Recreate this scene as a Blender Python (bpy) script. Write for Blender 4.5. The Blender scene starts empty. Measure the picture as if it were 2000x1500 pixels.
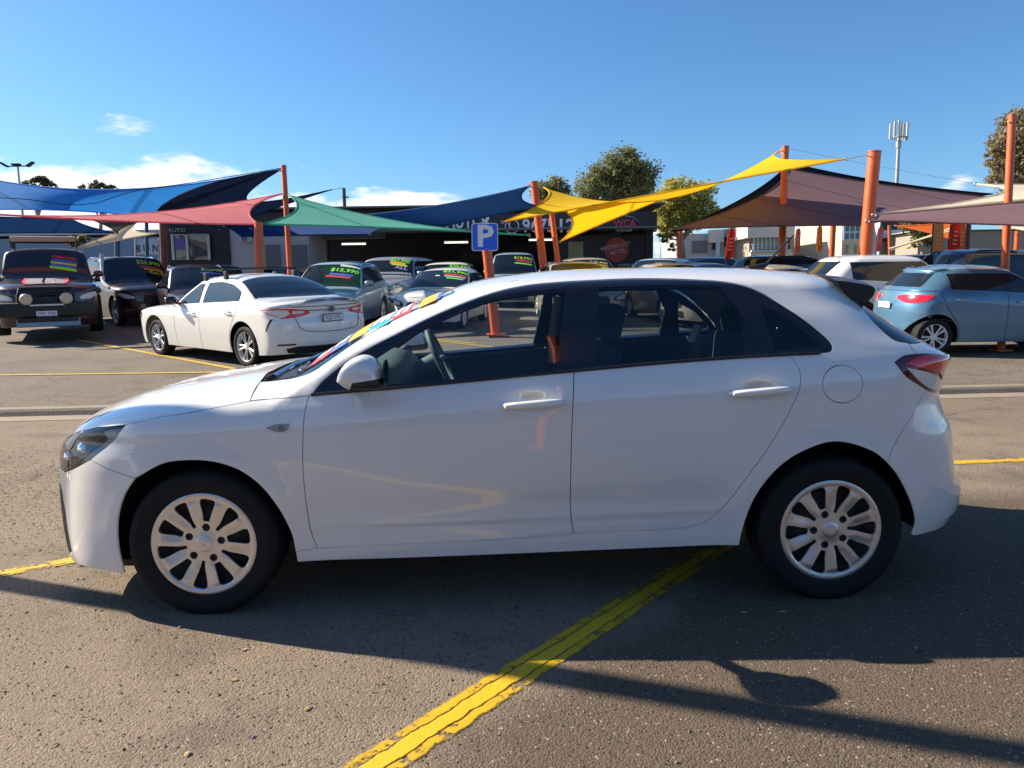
import bpy, bmesh, math, random
import numpy as np
from mathutils import Vector, Matrix, Euler
from mathutils.geometry import delaunay_2d_cdt
SC = bpy.context.scene
COL = SC.collection
rnd = random.Random(7)
R = math.radians

# ------------------------------------------------------------------ camera, sky, sun
cam = bpy.data.cameras.new('camera'); camo = bpy.data.objects.new('camera', cam); COL.objects.link(camo)
cam.sensor_width = 36.0; cam.lens = 36.0 * 1459.14 / 2000.0
cam.clip_start = 0.05; cam.clip_end = 3000.0
camo.matrix_world = Matrix.Translation((0, 0, 1.3332)) @ Matrix.Rotation(R(90 - 7.0), 4, 'X') @ Matrix.Rotation(R(-0.797), 4, 'Z')
SC.camera = camo

SUN_AZ = R(90 + 70.0)      # direction to the sun, counter-clockwise from +X
SUN_EL = R(33.0)
world = bpy.data.worlds.new('World'); SC.world = world; world.use_nodes = True
wn, wl = world.node_tree.nodes, world.node_tree.links
for n in list(wn): wn.remove(n)
def wnode(t, **k):
    n = wn.new(t)
    for a, b in k.items(): setattr(n, a, b)
    return n
wout = wnode('ShaderNodeOutputWorld'); bg = wnode('ShaderNodeBackground'); bg.inputs['Strength'].default_value = 0.058
sky = wnode('ShaderNodeTexSky', sky_type='NISHITA', sun_disc=False)
sky.sun_elevation = SUN_EL; sky.sun_rotation = R(90) - SUN_AZ
sky.air_density = 1.0; sky.dust_density = 0.5; sky.ozone_density = 2.6; sky.altitude = 50
hsv = wnode('ShaderNodeHueSaturation'); hsv.inputs['Saturation'].default_value = 1.05; hsv.inputs['Value'].default_value = 1.0
tint = wnode('ShaderNodeMix', data_type='RGBA', blend_type='MULTIPLY'); tint.inputs['Factor'].default_value = 1.0; tint.inputs['B'].default_value = (.76, 1.03, 1.26, 1)
wl.new(sky.outputs[0], tint.inputs['A']); wl.new(tint.outputs['Result'], hsv.inputs['Color'])
# clouds: low bank near the horizon, made from noise over the view direction of the sky dome
tc = wnode('ShaderNodeTexCoord'); sep = wnode('ShaderNodeSeparateXYZ'); wl.new(tc.outputs['Generated'], sep.inputs[0])
def wmath(op, a, b=None, c=None):
    n = wnode('ShaderNodeMath', operation=op)
    for i, v in enumerate((a, b, c)):
        if v is None: continue
        if isinstance(v, (int, float)): n.inputs[i].default_value = v
        else: wl.new(v, n.inputs[i])
    return n.outputs[0]
mp = wnode('ShaderNodeMapping'); mp.inputs['Scale'].default_value = (1, 1, 3.4); wl.new(tc.outputs['Generated'], mp.inputs[0])
nz = wnode('ShaderNodeTexNoise'); nz.inputs['Scale'].default_value = 6.2; nz.inputs['Detail'].default_value = 7; nz.inputs['Roughness'].default_value = 0.56
wl.new(mp.outputs[0], nz.inputs['Vector'])
elev = wmath('ARCSINE', sep.outputs[2])
az = wmath('ARCTAN2', sep.outputs[0], sep.outputs[1])
# coverage falls with elevation and is thicker towards the left of the view
el_deg = wmath('MULTIPLY', elev, 57.2958)
az_deg = wmath('MULTIPLY', az, 57.2958)
mr = wnode('ShaderNodeMapRange'); mr.inputs['From Min'].default_value = 5.0; mr.inputs['From Max'].default_value = 11.5
mr.inputs['To Min'].default_value = 0.30; mr.inputs['To Max'].default_value = -0.22; wl.new(el_deg, mr.inputs['Value'])
mr2 = wnode('ShaderNodeMapRange'); mr2.inputs['From Min'].default_value = -22; mr2.inputs['From Max'].default_value = 4
mr2.inputs['To Min'].default_value = 0.085; mr2.inputs['To Max'].default_value = -0.20; wl.new(az_deg, mr2.inputs['Value'])
cov = wmath('ADD', wmath('ADD', nz.outputs[0], mr.outputs[0]), mr2.outputs[0])
mr3 = wnode('ShaderNodeMapRange'); mr3.inputs['From Min'].default_value = 0.54; mr3.inputs['From Max'].default_value = 0.66; mr3.interpolation_type = 'SMOOTHSTEP'
wl.new(cov, mr3.inputs['Value'])
cn = wnode('ShaderNodeTexNoise'); cn.inputs['Scale'].default_value = 16; cn.inputs['Detail'].default_value = 4; wl.new(mp.outputs[0], cn.inputs['Vector'])
cr = wnode('ShaderNodeMix', data_type='RGBA'); cr.inputs['A'].default_value = (7.0, 7.6, 8.4, 1); cr.inputs['B'].default_value = (10.5, 10.2, 9.8, 1)
wl.new(cn.outputs[0], cr.inputs['Factor'])
mixc = wnode('ShaderNodeMix', data_type='RGBA')
wl.new(mr3.outputs[0], mixc.inputs['Factor']); wl.new(hsv.outputs[0], mixc.inputs['A']); wl.new(cr.outputs['Result'], mixc.inputs['B'])
wl.new(mixc.outputs['Result'], bg.inputs['Color']); wl.new(bg.outputs[0], wout.inputs['Surface'])

sun = bpy.data.lights.new('sun', 'SUN'); suno = bpy.data.objects.new('sun', sun); COL.objects.link(suno)
sun.energy = 5.0; sun.angle = R(0.53); sun.color = (1.0, 0.88, 0.71)
sd = Vector((math.cos(SUN_AZ) * math.cos(SUN_EL), math.sin(SUN_AZ) * math.cos(SUN_EL), math.sin(SUN_EL)))
suno.rotation_euler = sd.to_track_quat('Z', 'Y').to_euler()
SC.view_settings.view_transform = 'Standard'; SC.view_settings.look = 'None'
SC.view_settings.gamma = 1.0; SC.view_settings.use_curve_mapping = False
SC.view_settings.exposure = 1.17
SC.cycles.max_bounces = 8; SC.cycles.transparent_max_bounces = 24
SC.cycles.sample_clamp_indirect = 6.0

# ------------------------------------------------------------------ materials
MATS = {}
def nodes_of(name):
    m = bpy.data.materials.new(name); m.use_nodes = True
    nt = m.node_tree; b = nt.nodes['Principled BSDF']
    return m, nt.nodes, nt.links, b
def mat(name, col, rough=0.5, metal=0.0, coat=0.0, coatr=0.03, spec=0.5, var=0.06, vscale=8.0, bump=0.0, bscale=60.0, trans=0.0, rvar=0.0):
    """plain procedural material: base colour broken up by noise, optional fine bump"""
    if name in MATS: return MATS[name]
    m, N, L, b = nodes_of(name)
    t = N.new('ShaderNodeTexCoord')
    b.inputs['Roughness'].default_value = rough; b.inputs['Metallic'].default_value = metal
    b.inputs['Coat Weight'].default_value = coat; b.inputs['Coat Roughness'].default_value = coatr
    b.inputs['Specular IOR Level'].default_value = spec
    n = N.new('ShaderNodeTexNoise'); n.inputs['Scale'].default_value = vscale; n.inputs['Detail'].default_value = 5
    L.new(t.outputs['Object'], n.inputs['Vector'])
    mx = N.new('ShaderNodeMix'); mx.data_type = 'RGBA'
    c = np.array(col, float)
    mx.inputs['A'].default_value = (*np.clip(c * (1 - var), 0, 1), 1); mx.inputs['B'].default_value = (*np.clip(c * (1 + var), 0, 1), 1)
    L.new(n.outputs['Fac'], mx.inputs['Factor']); L.new(mx.outputs['Result'], b.inputs['Base Color'])
    if rvar:
        r = N.new('ShaderNodeMapRange'); r.inputs['To Min'].default_value = max(0, rough - rvar); r.inputs['To Max'].default_value = rough + rvar
        L.new(n.outputs['Fac'], r.inputs['Value']); L.new(r.outputs[0], b.inputs['Roughness'])
    if bump:
        n2 = N.new('ShaderNodeTexNoise'); n2.inputs['Scale'].default_value = bscale; n2.inputs['Detail'].default_value = 3
        L.new(t.outputs['Object'], n2.inputs['Vector'])
        bp = N.new('ShaderNodeBump'); bp.inputs['Strength'].default_value = bump; bp.inputs['Distance'].default_value = 0.01
        L.new(n2.outputs['Fac'], bp.inputs['Height']); L.new(bp.outputs[0], b.inputs['Normal'])
    if trans:      # light passing through cloth
        o = N['Material Output']; tr = N.new('ShaderNodeBsdfTranslucent'); L.new(mx.outputs['Result'], tr.inputs['Color'])
        ms = N.new('ShaderNodeMixShader'); ms.inputs[0].default_value = trans
        L.new(b.outputs[0], ms.inputs[1]); L.new(tr.outputs[0], ms.inputs[2]); L.new(ms.outputs[0], o.inputs['Surface'])
    MATS[name] = m; return m
def glass(name, tint, refl=1.0, rough=0.0):
    """window glass: tinted see-through sheet with a fresnel reflection"""
    if name in MATS: return MATS[name]
    m, N, L, b = nodes_of(name); N.remove(b); o = N['Material Output']
    tr = N.new('ShaderNodeBsdfTransparent'); tr.inputs[0].default_value = (*tint, 1)
    gl = N.new('ShaderNodeBsdfGlossy'); gl.inputs['Roughness'].default_value = rough; gl.inputs['Color'].default_value = (refl, refl, refl, 1)
    fr = N.new('ShaderNodeFresnel'); fr.inputs[0].default_value = 1.5
    nz = N.new('ShaderNodeTexNoise'); nz.inputs['Scale'].default_value = 1.5
    ad = N.new('ShaderNodeMath'); ad.operation = 'MULTIPLY_ADD'; ad.inputs[1].default_value = 0.02
    L.new(nz.outputs['Fac'], ad.inputs[0]); L.new(fr.outputs[0], ad.inputs[2])
    ms = N.new('ShaderNodeMixShader'); L.new(ad.outputs[0], ms.inputs[0]); L.new(tr.outputs[0], ms.inputs[1]); L.new(gl.outputs[0], ms.inputs[2])
    L.new(ms.outputs[0], o.inputs['Surface']); MATS[name] = m; return m
def paint(name, col, metal=0.0, rough=0.35):
    m = mat(name, col, rough=rough, metal=metal, coat=1.0, coatr=0.015, var=0.02, vscale=2.0)
    m.node_tree.nodes['Principled BSDF'].inputs['Coat IOR'].default_value = 1.65 if col[0] > .5 else 1.45
    return m

M_RUB = mat('tyre_rubber', (0.011, 0.011, 0.012), rough=0.72, spec=.25, var=0.25, vscale=14, bump=0.15, bscale=90)
M_BLK = mat('black_plastic', (0.014, 0.014, 0.016), rough=0.5, var=0.15)
M_GBLK = mat('gloss_black_trim', (0.008, 0.008, 0.011), rough=0.16, coat=0.5, var=0.1)
M_DARK = mat('dark_underbody', (0.008, 0.008, 0.009), rough=0.9, var=0.2)
M_ALLOY = mat('silver_wheel_paint', (0.72, 0.71, 0.69), rough=0.32, metal=0.8, var=0.07, vscale=18, rvar=0.08)
M_ALLOY2 = mat('bright_alloy', (0.72, 0.72, 0.72), rough=0.3, metal=0.15, var=0.05)
M_STEEL = mat('black_steel_wheel', (0.012, 0.011, 0.010), rough=0.7, var=0.3, vscale=20)
M_CHR = mat('chrome', (0.75, 0.75, 0.76), rough=0.12, metal=1.0, var=0.03)
M_WHITE = paint('white_car_paint', (0.76, 0.742, 0.705))
M_GLASS = glass('clear_side_glass', (0.88, 0.93, 0.95))
M_PRIV = glass('dark_privacy_glass', (0.55, 0.64, 0.70))
M_WS = glass('windscreen_glass', (0.60, 0.74, 0.70))
M_LENS = glass('clear_lamp_lens', (0.86, 0.88, 0.90))
M_DKGL = mat('dark_car_glass', (0.012, 0.018, 0.022), rough=0.03, spec=0.75, var=0.1)
M_RED = mat('red_lamp_lens', (0.72, 0.012, 0.022), rough=0.12, coat=0.8, var=0.15, vscale=30)
M_DRED = mat('dark_red_lamp_lens', (0.09, 0.004, 0.007), rough=0.12, coat=0.8, var=0.15, vscale=30)
M_CLR = mat('clear_ribbed_lens', (0.72, 0.70, 0.66), rough=0.2, coat=0.6, var=0.25, vscale=40)
M_AMB = mat('amber_lens', (0.7, 0.25, 0.03), rough=0.2, coat=0.5)
M_INT = mat('interior_grey_plastic', (0.13, 0.165, 0.18), rough=0.6, var=0.1)
M_TRIM = mat('interior_dark_trim', (0.055, 0.08, 0.11), rough=0.7, var=0.1)
M_CLOTH = mat('seat_cloth', (0.075, 0.085, 0.10), rough=0.9, var=0.2, vscale=40, bump=0.1, bscale=200)
M_LIN = mat('headliner_beige', (0.42, 0.41, 0.38), rough=0.9, var=0.05)
M_ORANGE = mat('orange_pole_paint', (0.58, 0.105, 0.022), rough=0.42, var=0.24, vscale=2.2, spec=0.5)
M_WTXT = mat('white_lettering', (0.78, 0.79, 0.80), rough=0.5, var=0.03)
M_GTXT = mat('fluoro_green_lettering', (0.22, 0.85, 0.05), rough=0.5, var=0.05)
M_YTXT = mat('yellow_green_lettering', (0.55, 0.62, 0.03), rough=0.5, var=0.05)
M_RTXT = mat('red_sticker', (0.72, 0.05, 0.06), rough=0.45, var=0.1)
M_BTXT = mat('blue_sticker', (0.05, 0.14, 0.60), rough=0.45, var=0.1)
M_OTXT = mat('orange_sticker', (0.85, 0.36, 0.02), rough=0.45, var=0.1)
M_CTXT = mat('cyan_sticker', (0.04, 0.32, 0.62), rough=0.45, var=0.1)
M_PTXT = mat('violet_lettering', (0.42, 0.36, 0.75), rough=0.45, var=0.1)
M_PLATE = mat('number_plate_white', (0.72, 0.74, 0.76), rough=0.4, var=0.04)
M_INK = mat('number_plate_ink', (0.015, 0.02, 0.05), rough=0.5)

# ------------------------------------------------------------------ object helpers
def tag(o, label=None, cat=None, group=None, kind=None):
    if label: o['label'] = label
    if cat: o['category'] = cat
    if group: o['group'] = group
    if kind: o['kind'] = kind
    return o
def thing(name, label, cat, loc=(0, 0, 0), rz=0.0, group=None):
    o = bpy.data.objects.new(name, None); o.empty_display_size = 0.3; COL.objects.link(o)
    o.location = loc; o.rotation_euler = (0, 0, rz)
    return tag(o, label, cat, group)
def link(name, me, m=None, parent=None, label=None):
    if m is not None and not me.materials: me.materials.append(m)
    o = bpy.data.objects.new(name, me); COL.objects.link(o)
    if parent is not None: o.parent = parent
    if label: o['label'] = label
    return o
def mesh(name, V, F, m=None, parent=None, smooth=False, normals=None, label=None):
    me = bpy.data.meshes.new(name); me.from_pydata([tuple(map(float, v)) for v in V], [], [tuple(map(int, f)) for f in F]); me.update()
    if smooth: me.polygons.foreach_set('use_smooth', [True] * len(me.polygons))
    if normals is not None: me.normals_split_custom_set_from_vertices([tuple(map(float, n)) for n in normals])
    return link(name, me, m, parent, label)
class MB:
    """collects simple solids into one mesh"""
    def __init__(s): s.V = []; s.F = []
    def add(s, V, F):
        k = len(s.V); s.V += [tuple(v) for v in V]; s.F += [tuple(i + k for i in f) for f in F]; return s
    def box(s, c, d, rot=None, bev=0.0):
        hx, hy, hz = d[0] / 2, d[1] / 2, d[2] / 2
        if bev <= 0:
            V = [(x * hx, y * hy, z * hz) for z in (-1, 1) for x, y in ((-1, -1), (1, -1), (1, 1), (-1, 1))]
            F = [(0, 3, 2, 1), (4, 5, 6, 7), (0, 1, 5, 4), (1, 2, 6, 5), (2, 3, 7, 6), (3, 0, 4, 7)]
        else:
            bm = bmesh.new(); bmesh.ops.create_cube(bm, size=1.0)
            for v in bm.verts: v.co = Vector((v.co.x * d[0], v.co.y * d[1], v.co.z * d[2]))
            bmesh.ops.bevel(bm, geom=bm.edges[:], offset=min(bev, min(d) * 0.45), segments=2, affect='EDGES', profile=0.6)
            V = [tuple(v.co) for v in bm.verts]; F = [tuple(v.index for v in f.verts) for f in bm.faces]; bm.free()
        if rot is not None:
            e = rot if isinstance(rot, Matrix) else Euler(rot).to_matrix()
            V = [tuple(e @ Vector(v)) for v in V]
        return s.add([(v[0] + c[0], v[1] + c[1], v[2] + c[2]) for v in V], F)
    def tube(s, P, r, n=8, caps=True):
        P = [Vector(p) for p in P]; k = len(P); rr = r if isinstance(r, (list, tuple)) else [r] * k
        V = []; up = None
        for i, p in enumerate(P):
            d = (P[min(i + 1, k - 1)] - P[max(i - 1, 0)]).normalized()
            if up is None:
                up = Vector((0, 0, 1)) if abs(d.z) < 0.9 else Vector((1, 0, 0))
            a = d.cross(up).normalized(); b = a.cross(d).normalized(); up = b
            for j in range(n):
                t = 2 * math.pi * j / n; V.append(tuple(p + (a * math.cos(t) + b * math.sin(t)) * rr[i]))
        F = [(i * n + j, i * n + (j + 1) % n, (i + 1) * n + (j + 1) % n, (i + 1) * n + j) for i in range(k - 1) for j in range(n)]
        if caps: F += [tuple(range(n)), tuple((k - 1) * n + j for j in reversed(range(n)))]
        return s.add(V, F)
    def lathe(s, prof, n=32, axis='y', c=(0, 0, 0), closed=False):
        V = []; k = len(prof)
        for j in range(n):
            t = 2 * math.pi * j / n; cs, sn = math.cos(t), math.sin(t)
            for r, h in prof:
                p = {'y': (r * cs, h, r * sn), 'z': (r * cs, r * sn, h), 'x': (h, r * cs, r * sn)}[axis]
                V.append((p[0] + c[0], p[1] + c[1], p[2] + c[2]))
        F = []
        for j in range(n):
            a, b = j * k, ((j + 1) % n) * k
            for i in range(k - 1 + (1 if closed else 0)): F.append((a + i, a + (i + 1) % k, b + (i + 1) % k, b + i))
        return s.add(V, F)
    def prism(s, poly, h0, h1, M=None):
        """closed 2-D outline (counter-clockwise) extruded from height h0 to h1 along local z"""
        n = len(poly); V = [(x, y, h0) for x, y in poly] + [(x, y, h1) for x, y in poly]
        F = [tuple(reversed(range(n))), tuple(range(n, 2 * n))] + [(i, (i + 1) % n, n + (i + 1) % n, n + i) for i in range(n)]
        if M is not None: V = [tuple(M @ Vector(v)) for v in V]
        return s.add(V, F)
    def build(s, name, m=None, parent=None, smooth=False, angle=None, label=None):
        me = bpy.data.meshes.new(name); me.from_pydata(s.V, [], s.F); me.update()
        bm = bmesh.new(); bm.from_mesh(me); bmesh.ops.recalc_face_normals(bm, faces=bm.faces[:])
        if smooth:
            for f in bm.faces: f.smooth = True
            lim = R(angle or 40)
            for e in bm.edges:
                if len(e.link_faces) == 2 and e.calc_face_angle(0) > lim: e.smooth = False
        bm.to_mesh(me); bm.free()
        return link(name, me, m, parent, label)
def spline(P, step=0.02):
    P = [np.array(p, float) for p in P]
    if len(P) == 2:
        n = max(1, int(np.ceil(np.linalg.norm(P[1] - P[0]) / step))); return [P[0] + (P[1] - P[0]) * i / n for i in range(n + 1)]
    E = [2 * P[0] - P[1]] + P + [2 * P[-1] - P[-2]]; out = []
    for i in range(1, len(E) - 2):
        p0, p1, p2, p3 = E[i - 1:i + 3]
        t0 = 0; t1 = t0 + np.linalg.norm(p1 - p0) ** .5; t2 = t1 + np.linalg.norm(p2 - p1) ** .5; t3 = t2 + np.linalg.norm(p3 - p2) ** .5
        n = max(1, int(np.ceil(np.linalg.norm(p2 - p1) / step)))
        for k in range(n):
            t = t1 + (t2 - t1) * k / n
            a1 = (t1 - t) / (t1 - t0) * p0 + (t - t0) / (t1 - t0) * p1; a2 = (t2 - t) / (t2 - t1) * p1 + (t - t1) / (t2 - t1) * p2; a3 = (t3 - t) / (t3 - t2) * p2 + (t - t2) / (t3 - t2) * p3
            b1 = (t2 - t) / (t2 - t0) * a1 + (t - t0) / (t2 - t0) * a2; b2 = (t3 - t) / (t3 - t1) * a2 + (t - t1) / (t3 - t1) * a3
            out.append((t2 - t) / (t2 - t1) * b1 + (t - t1) / (t2 - t1) * b2)
    out.append(P[-1]); return out
def inside(pts, poly):
    x, y = pts[:, 0], pts[:, 1]; r = np.zeros(len(pts), bool); n = len(poly)
    for i in range(n):
        (x1, y1), (x2, y2) = poly[i], poly[(i + 1) % n]
        if y1 == y2: continue
        c = ((y1 > y) != (y2 > y)) & (x < (x2 - x1) * (y - y1) / (y2 - y1) + x1); r ^= c
    return r
def pdist(pts, poly):
    d = np.full(len(pts), 1e9); n = len(poly); A = np.array(poly)
    for i in range(n):
        a, b = A[i], A[(i + 1) % n]; ab = b - a; l = ab @ ab
        t = np.clip(((pts - a) @ ab) / max(l, 1e-12), 0, 1); d = np.minimum(d, np.linalg.norm(pts - a - t[:, None] * ab, axis=1))
    return d
def area2(P): return sum(P[i][0] * P[(i + 1) % len(P)][1] - P[(i + 1) % len(P)][0] * P[i][1] for i in range(len(P)))
def inset(P, d):
    """move a closed outline inwards by d"""
    P = np.array(P); n = len(P); sgn = 1 if area2(P) > 0 else -1
    e = np.roll(P, -1, 0) - P; e /= np.maximum(np.linalg.norm(e, axis=1, keepdims=True), 1e-9)
    nn = np.stack([-e[:, 1], e[:, 0]], 1) * sgn; pn = np.roll(nn, 1, 0); b = nn + pn; l = np.linalg.norm(b, axis=1, keepdims=True)
    b /= np.maximum(l, .3); c = np.clip((b * nn).sum(1, keepdims=True), .5, 1); return P + b * d / c
def triangulate(loops, h):
    """fill closed outlines (first outer, rest holes) with near regular triangles"""
    V = []; E = []
    for L in loops:
        k = len(V); V += [tuple(p) for p in L]; E += [(k + i, k + (i + 1) % len(L)) for i in range(len(L))]
    o = np.array(loops[0]); lo, hi = o.min(0), o.max(0)
    if h:
        ny = max(1, int((hi[1] - lo[1]) / (h * .866))); g = []
        for j in range(ny + 1):
            x = np.arange(lo[0] + (h / 2 if j % 2 else 0), hi[0], h); g.append(np.stack([x, np.full(len(x), lo[1] + j * h * .866)], 1))
        g = np.concatenate(g); k = inside(g, loops[0])
        for L in loops[1:]: k &= ~inside(g, L)
        g = g[k]
        if len(g):
            d = np.minimum.reduce([pdist(g, L) for L in loops]); V += [tuple(p) for p in g[d > h * .45]]
    r = delaunay_2d_cdt([Vector(v) for v in V], E, [], 0, 1e-7)
    P = np.array([tuple(v) for v in r[0]]); T = np.array([(f[0], f[i], f[i + 1]) for f in r[2] for i in range(1, len(f) - 1)])
    c = P[T].mean(1); k = inside(c, loops[0])
    for L in loops[1:]: k &= ~inside(c, L)
    T = T[k]; a = np.cross(np.append(P[T[:, 1]] - P[T[:, 0]], np.zeros((len(T), 1)), 1), np.append(P[T[:, 2]] - P[T[:, 0]], np.zeros((len(T), 1)), 1))[:, 2]
    T = T[np.abs(a) > 1e-12]; a = a[np.abs(a) > 1e-12]
    T[a < 0] = T[a < 0][:, ::-1]
    return P, T
def bedges(T):
    c = {}
    for t in T:
        for i in range(3):
            a, b = int(t[i]), int(t[(i + 1) % 3])
            if (b, a) in c: del c[(b, a)]
            else: c[(a, b)] = 1
    return list(c)
_fc = {}
def text2d(s, size=1.0, bold=0.0, align='CENTER', shear=0.0):
    """outline lettering as flat triangles (built-in font), centred on the origin"""
    k = (s, bold, shear)
    if k not in _fc:
        cu = bpy.data.curves.new('lettering', 'FONT'); cu.body = s; cu.size = 1.0; cu.offset = bold; cu.shear = shear; cu.resolution_u = 2
        cu.align_x = 'CENTER'; cu.align_y = 'CENTER'
        ob = bpy.data.objects.new('lettering', cu); COL.objects.link(ob); dg = bpy.context.evaluated_depsgraph_get(); dg.update()
        me = bpy.data.meshes.new_from_object(ob.evaluated_get(dg))
        V = np.array([v.co[:2] for v in me.vertices]).reshape(-1, 2); F = [tuple(p.vertices) for p in me.polygons]
        bpy.data.objects.remove(ob); bpy.data.curves.remove(cu); bpy.data.meshes.remove(me)
        _fc[k] = (V, F)
    V, F = _fc[k]; return V * size, F
def flat_text(name, s, size, m, parent, M, bold=0.0, width=None, shear=0.0):
    V, F = text2d(s, size, bold, shear=shear)
    if width:
        w = V[:, 0].max() - V[:, 0].min(); V = V * np.array([width / w, 1])
    return mesh(name, [tuple(M @ Vector((x, y, 0))) for x, y in V], F, m, parent)
def frame(o, xdir, up=(0, 0, 1)):
    """matrix whose local x runs along xdir, local y along up, local z out of the plane"""
    x = Vector(xdir).normalized(); y = Vector(up); y = (y - x * y.dot(x)).normalized(); z = x.cross(y)
    return Matrix.Translation(o) @ Matrix((x, y, z)).transposed().to_4x4()

# ------------------------------------------------------------------ car body surfaces
def pchip(xs, ys):
    xs=np.asarray(xs,float); ys=np.asarray(ys,float); h=np.diff(xs); d=np.diff(ys)/h
    m=np.zeros(len(xs)); m[0]=d[0]; m[-1]=d[-1]
    for i in range(1,len(xs)-1):
        if d[i-1]*d[i]>0:
            w1=2*h[i]+h[i-1]; w2=h[i]+2*h[i-1]; m[i]=(w1+w2)/(w1/d[i-1]+w2/d[i])
    def f(x):
        x=np.clip(np.asarray(x,float),xs[0],xs[-1]); i=np.clip(np.searchsorted(xs,x)-1,0,len(xs)-2)
        t=(x-xs[i])/h[i]
        return ys[i]*(1+2*t)*(1-t)**2+m[i]*h[i]*t*(1-t)**2+ys[i+1]*t*t*(3-2*t)+m[i+1]*h[i]*t*t*(t-1)
    return f
def sstep(a,b,x):
    t=np.clip((x-a)/(b-a),0,1); return t*t*(3-2*t)
class Body:
    n=2.4
    def __init__(s, zc, w, xf, xr, Lt, Lf, Lr, shear=0.0, sx=0.0, extra=None):
        s.zc=pchip(*zip(*zc)); s.w0=pchip(*zip(*w)); s.xf=pchip(*zip(*xf)); s.xr=pchip(*zip(*xr))
        s.Lt=pchip(*zip(*Lt)); s.Lf=pchip(*zip(*Lf)); s.Lr=pchip(*zip(*Lr)); s.shear=shear; s.sx=sx; s.extra=extra
    def W(s,x,z):
        k=sstep(.7,.9,z)*(1-sstep(1.1,1.35,z))
        w=s.w0(z-s.shear*(x-s.sx)*k)
        if s.extra: w=w+s.extra(x,z)
        return w
    def q(s,t): return 1-(1-np.clip(t,0,1))**s.n
    def Q(s,x,z):
        return s.q((s.zc(x)-z)/s.Lt(x))*s.q((x-s.xf(z))/s.Lf(z))*s.q((s.xr(z)-x)/s.Lr(z))
    def Y(s,x,z): return s.W(x,z)*s.Q(x,z)**(1/s.n)
    def F(s,x,y,z): return (np.abs(y)/s.W(x,z))**s.n-s.Q(x,z)
    def N(s,x,y,z,e=4e-4):
        def q0(t): return 1-(1-np.minimum(t,1))**s.n if False else np.where(t>0,1-(1-np.clip(t,0,1))**s.n,t*s.n)
        def F(x,y,z):
            return (np.abs(y)/s.W(x,z))**s.n-q0((s.zc(x)-z)/s.Lt(x))*q0((x-s.xf(z))/s.Lf(z))*q0((s.xr(z)-x)/s.Lr(z))
        g=np.stack([F(x+e,y,z)-F(x-e,y,z),F(x,y+e,z)-F(x,y-e,z),F(x,y,z+e)-F(x,y,z-e)],-1)
        return g/np.maximum(np.linalg.norm(g,axis=-1,keepdims=True),1e-12)
    def Ztop(s,x,y,zlo):
        lo=np.array(zlo,float)+0*x; hi=s.zc(x)+0*lo
        for _ in range(40):
            m=(lo+hi)/2; inside=s.F(x,y,m)<0
            lo=np.where(inside,m,lo); hi=np.where(inside,hi,m)
        return (lo+hi)/2
    # stretched side coordinate
    A=.6
    def toS(s,x,z):
        x=np.asarray(x,float); z=np.asarray(z,float); xf=s.xf(z); xr=s.xr(z); A=s.A
        r=x.copy()
        a=np.sqrt(np.clip((x-xf)/(-A-xf),0,None)); r=np.where(x<-A,-A+1.5*(a-1),r)
        b=np.sqrt(np.clip((xr-x)/(xr-A),0,None)); r=np.where(x>A,A-1.5*(b-1),r)
        return r
    def toX(s,S,z):
        S=np.asarray(S,float); xf=s.xf(z); xr=s.xr(z); A=s.A
        a=np.clip((S+A)/1.5+1,0,None); b=np.clip(1-(S-A)/1.5,0,None)
        return np.where(S<-A,xf+(-A-xf)*a*a,np.where(S>A,xr-(xr-A)*b*b,S))

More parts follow.
